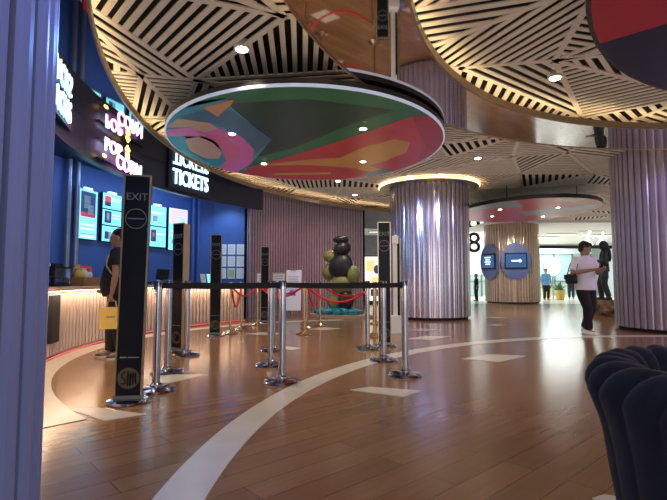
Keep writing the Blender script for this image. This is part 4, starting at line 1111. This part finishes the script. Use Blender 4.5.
# poster lightbox in the passage
t = thing('poster_lightbox', 'glowing orange and cream poster box in the passage left of the column', 'poster', (1.72, 20.4, 0), 0)
MB().box((0, .06, 1.05), (.82, .12, 2.1)).build('casing', 'black', t)
MB().box((0, -.006, 1.10), (.72, .012, 1.9)).build('poster', 'cream_lit', t)
b = MB(); b.box((-.12, -.016, 1.65), (.36, .008, .5)); b.box((.1, -.016, 1.0), (.4, .008, .35)); b.build('orange_picture', 'orange_lit', t)
b = MB(); b.box((.1, -.018, .5), (.45, .006, .3)); b.ell((.15, -.018, 1.5), (.14, .01, .2), 10, 6); b.build('dark_picture', 'screen_dark', t)
# planters and small people
def planter(label, x, y, s):
    t = thing('potted_plant', label, 'plant', (x, y, 0), 0)
    MB().lathe([(.24 * s, 0), (.32 * s, .62 * s), (.28 * s, .62 * s), (.26 * s, .56 * s), (0, .56 * s)], n=20).build('planter', 'pot_yellow', t, smooth=40)
    b = MB(); rr = random.Random(int(x * 10))
    for k in range(60):
        a = rr.uniform(0, 2 * PI); e = rr.uniform(.3, 1.4); L = rr.uniform(.35, .75) * s
        d = V(math.cos(a) * math.cos(e), math.sin(a) * math.cos(e), math.sin(e)); sd_ = d.cross(V(0, 0, 1)).normalized() * .05 * s
        p0 = V(0, 0, .55 * s); p1 = p0 + d * L * .6; p2 = p0 + d * L - V(0, 0, .06 * s)
        b.add([p0, p1 + sd_, p2, p1 - sd_], [(0, 1, 2, 3)])
    b.build('leaves', 'leaf', t, recalc=False)
planter('leafy plant in a yellow planter left of the person in white', 12.0, 25.0, .85)
planter('leafy plant farther back in the bright mall', 12.9, 28.5, .9)
human('distant person in light blue top in the bright mall', (11.1, 24.6, 0), rad(180), {}, top='blue_cloth', bottom='black_cloth', shoe='black', vox=.02, scale=.98, sleeve=1.5)
human('distant person in dark clothes beside the yellow planter in the mall', (13.2, 26.2, 0), rad(150), {}, top='black_cloth', bottom='trouser', shoe='black', vox=.02, scale=.95, sleeve=1.5)
human('distant person in black standing left of the bronze column', (7.15, 23.6, 0), rad(90), {}, top='black_cloth', bottom='trouser', shoe='black', vox=.02, scale=.8, sleeve=1.5)
t = thing('orange_lamp', 'orange glowing pendant shade left of the bronze column', 'lamp', (7.05, 25.5, 1.75), 0)
MB().lathe([(.08, .35), (.22, .25), (.26, 0), (.22, 0)], n=18).build('shade', 'orange_lit', t, smooth=40)
MB().tube([(0, 0, .3), (0, 0, 1.82)], .012, 6).build('cable', 'black', t)

# ------------------------------------------------------------------ light
w = bpy.data.worlds.new('world'); S.world = w; w.use_nodes = True
w.node_tree.nodes['Background'].inputs['Color'].default_value = (.80, .82, .92, 1)
w.node_tree.nodes['Background'].inputs['Strength'].default_value = .8
# ticket booth wash lights (blue)
for th, wt in ((-14, 7), (2, 9), (16, 14), (29, 19)):
    area_l(bp(th, 7.25, 3.30), bp(th, 8.0, 1.0), 1.2, .25, wt, (.32, .52, 1.0))
spot((-2.9, 12.2, 3.3), 60, 90, (.45, .65, 1.0), to=(-2.85, 12.95, 1.6))
# mall daylight
for x, y in ((8, 26), (13, 26), (8, 31), (14, 31)):
    area_l((x, y, 3.5), (x, y, 0), 4, 3, 270, (.92, 1.0, 1.0))
# added unseen fill lights behind and to the right of the camera
area_l((2.5, -4.6, 1.7), (2.5, 5, 2.6), 10, 3, 130, (1.0, .93, .84))
area_l((17.5, 6, 1.7), (5, 8, 2.4), 9, 3, 70, (1.0, .93, .86))
spot((7.0, 18.4, 3.0), 160, 60, (1.0, .92, .84), to=(8.0, 20.7, 1.6))  # added spot that brightens the bronze column
# stage colour on the columns
spot((.1, 1.6, 3.2), 110, 80, (.16, .30, 1.0), to=(-1.1, 1.5, 1.1))
spot((-1.6, 4.6, 3.2), 90, 70, (.16, .34, 1.0), to=(-1.3, 2.1, 1.2))
spot((.4, 9.2, 3.0), 420, 50, (.30, .48, 1.0), to=(2.4, 12.2, 1.7))  # added blue spot that makes the streaks on the polished ribs
spot((3.0, 8.6, 3.2), 220, 50, (.70, .65, 1.0), to=(2.6, 12.2, 1.7))  # second added spot for streaks on the polished ribs
spot((8.6, 7.2, 3.3), 260, 70, (.85, .30, 1.0), to=(7.3, 8.7, 1.5))
spot((5.4, 7.0, 3.3), 70, 70, (.60, .50, 1.0), to=(6.6, 8.8, 1.8))
spot((-1.1, 11.8, 3.3), 60, 80, (1.0, .35, .40), to=(-.9, 14.2, 1.2))
spot((.8, 13.2, 3.3), 50, 80, (1.0, .55, .5), to=(.1, 15.2, 1.4))

S.cycles.use_fast_gi = True
S.cycles.fast_gi_method = 'ADD'
w.light_settings.ao_factor = .25
w.light_settings.distance = 2.0
S.view_settings.view_transform = 'Standard'
S.view_settings.look = 'None'
S.view_settings.gamma = 1.0
S.view_settings.exposure = 0.15
S.view_settings.use_curve_mapping = False
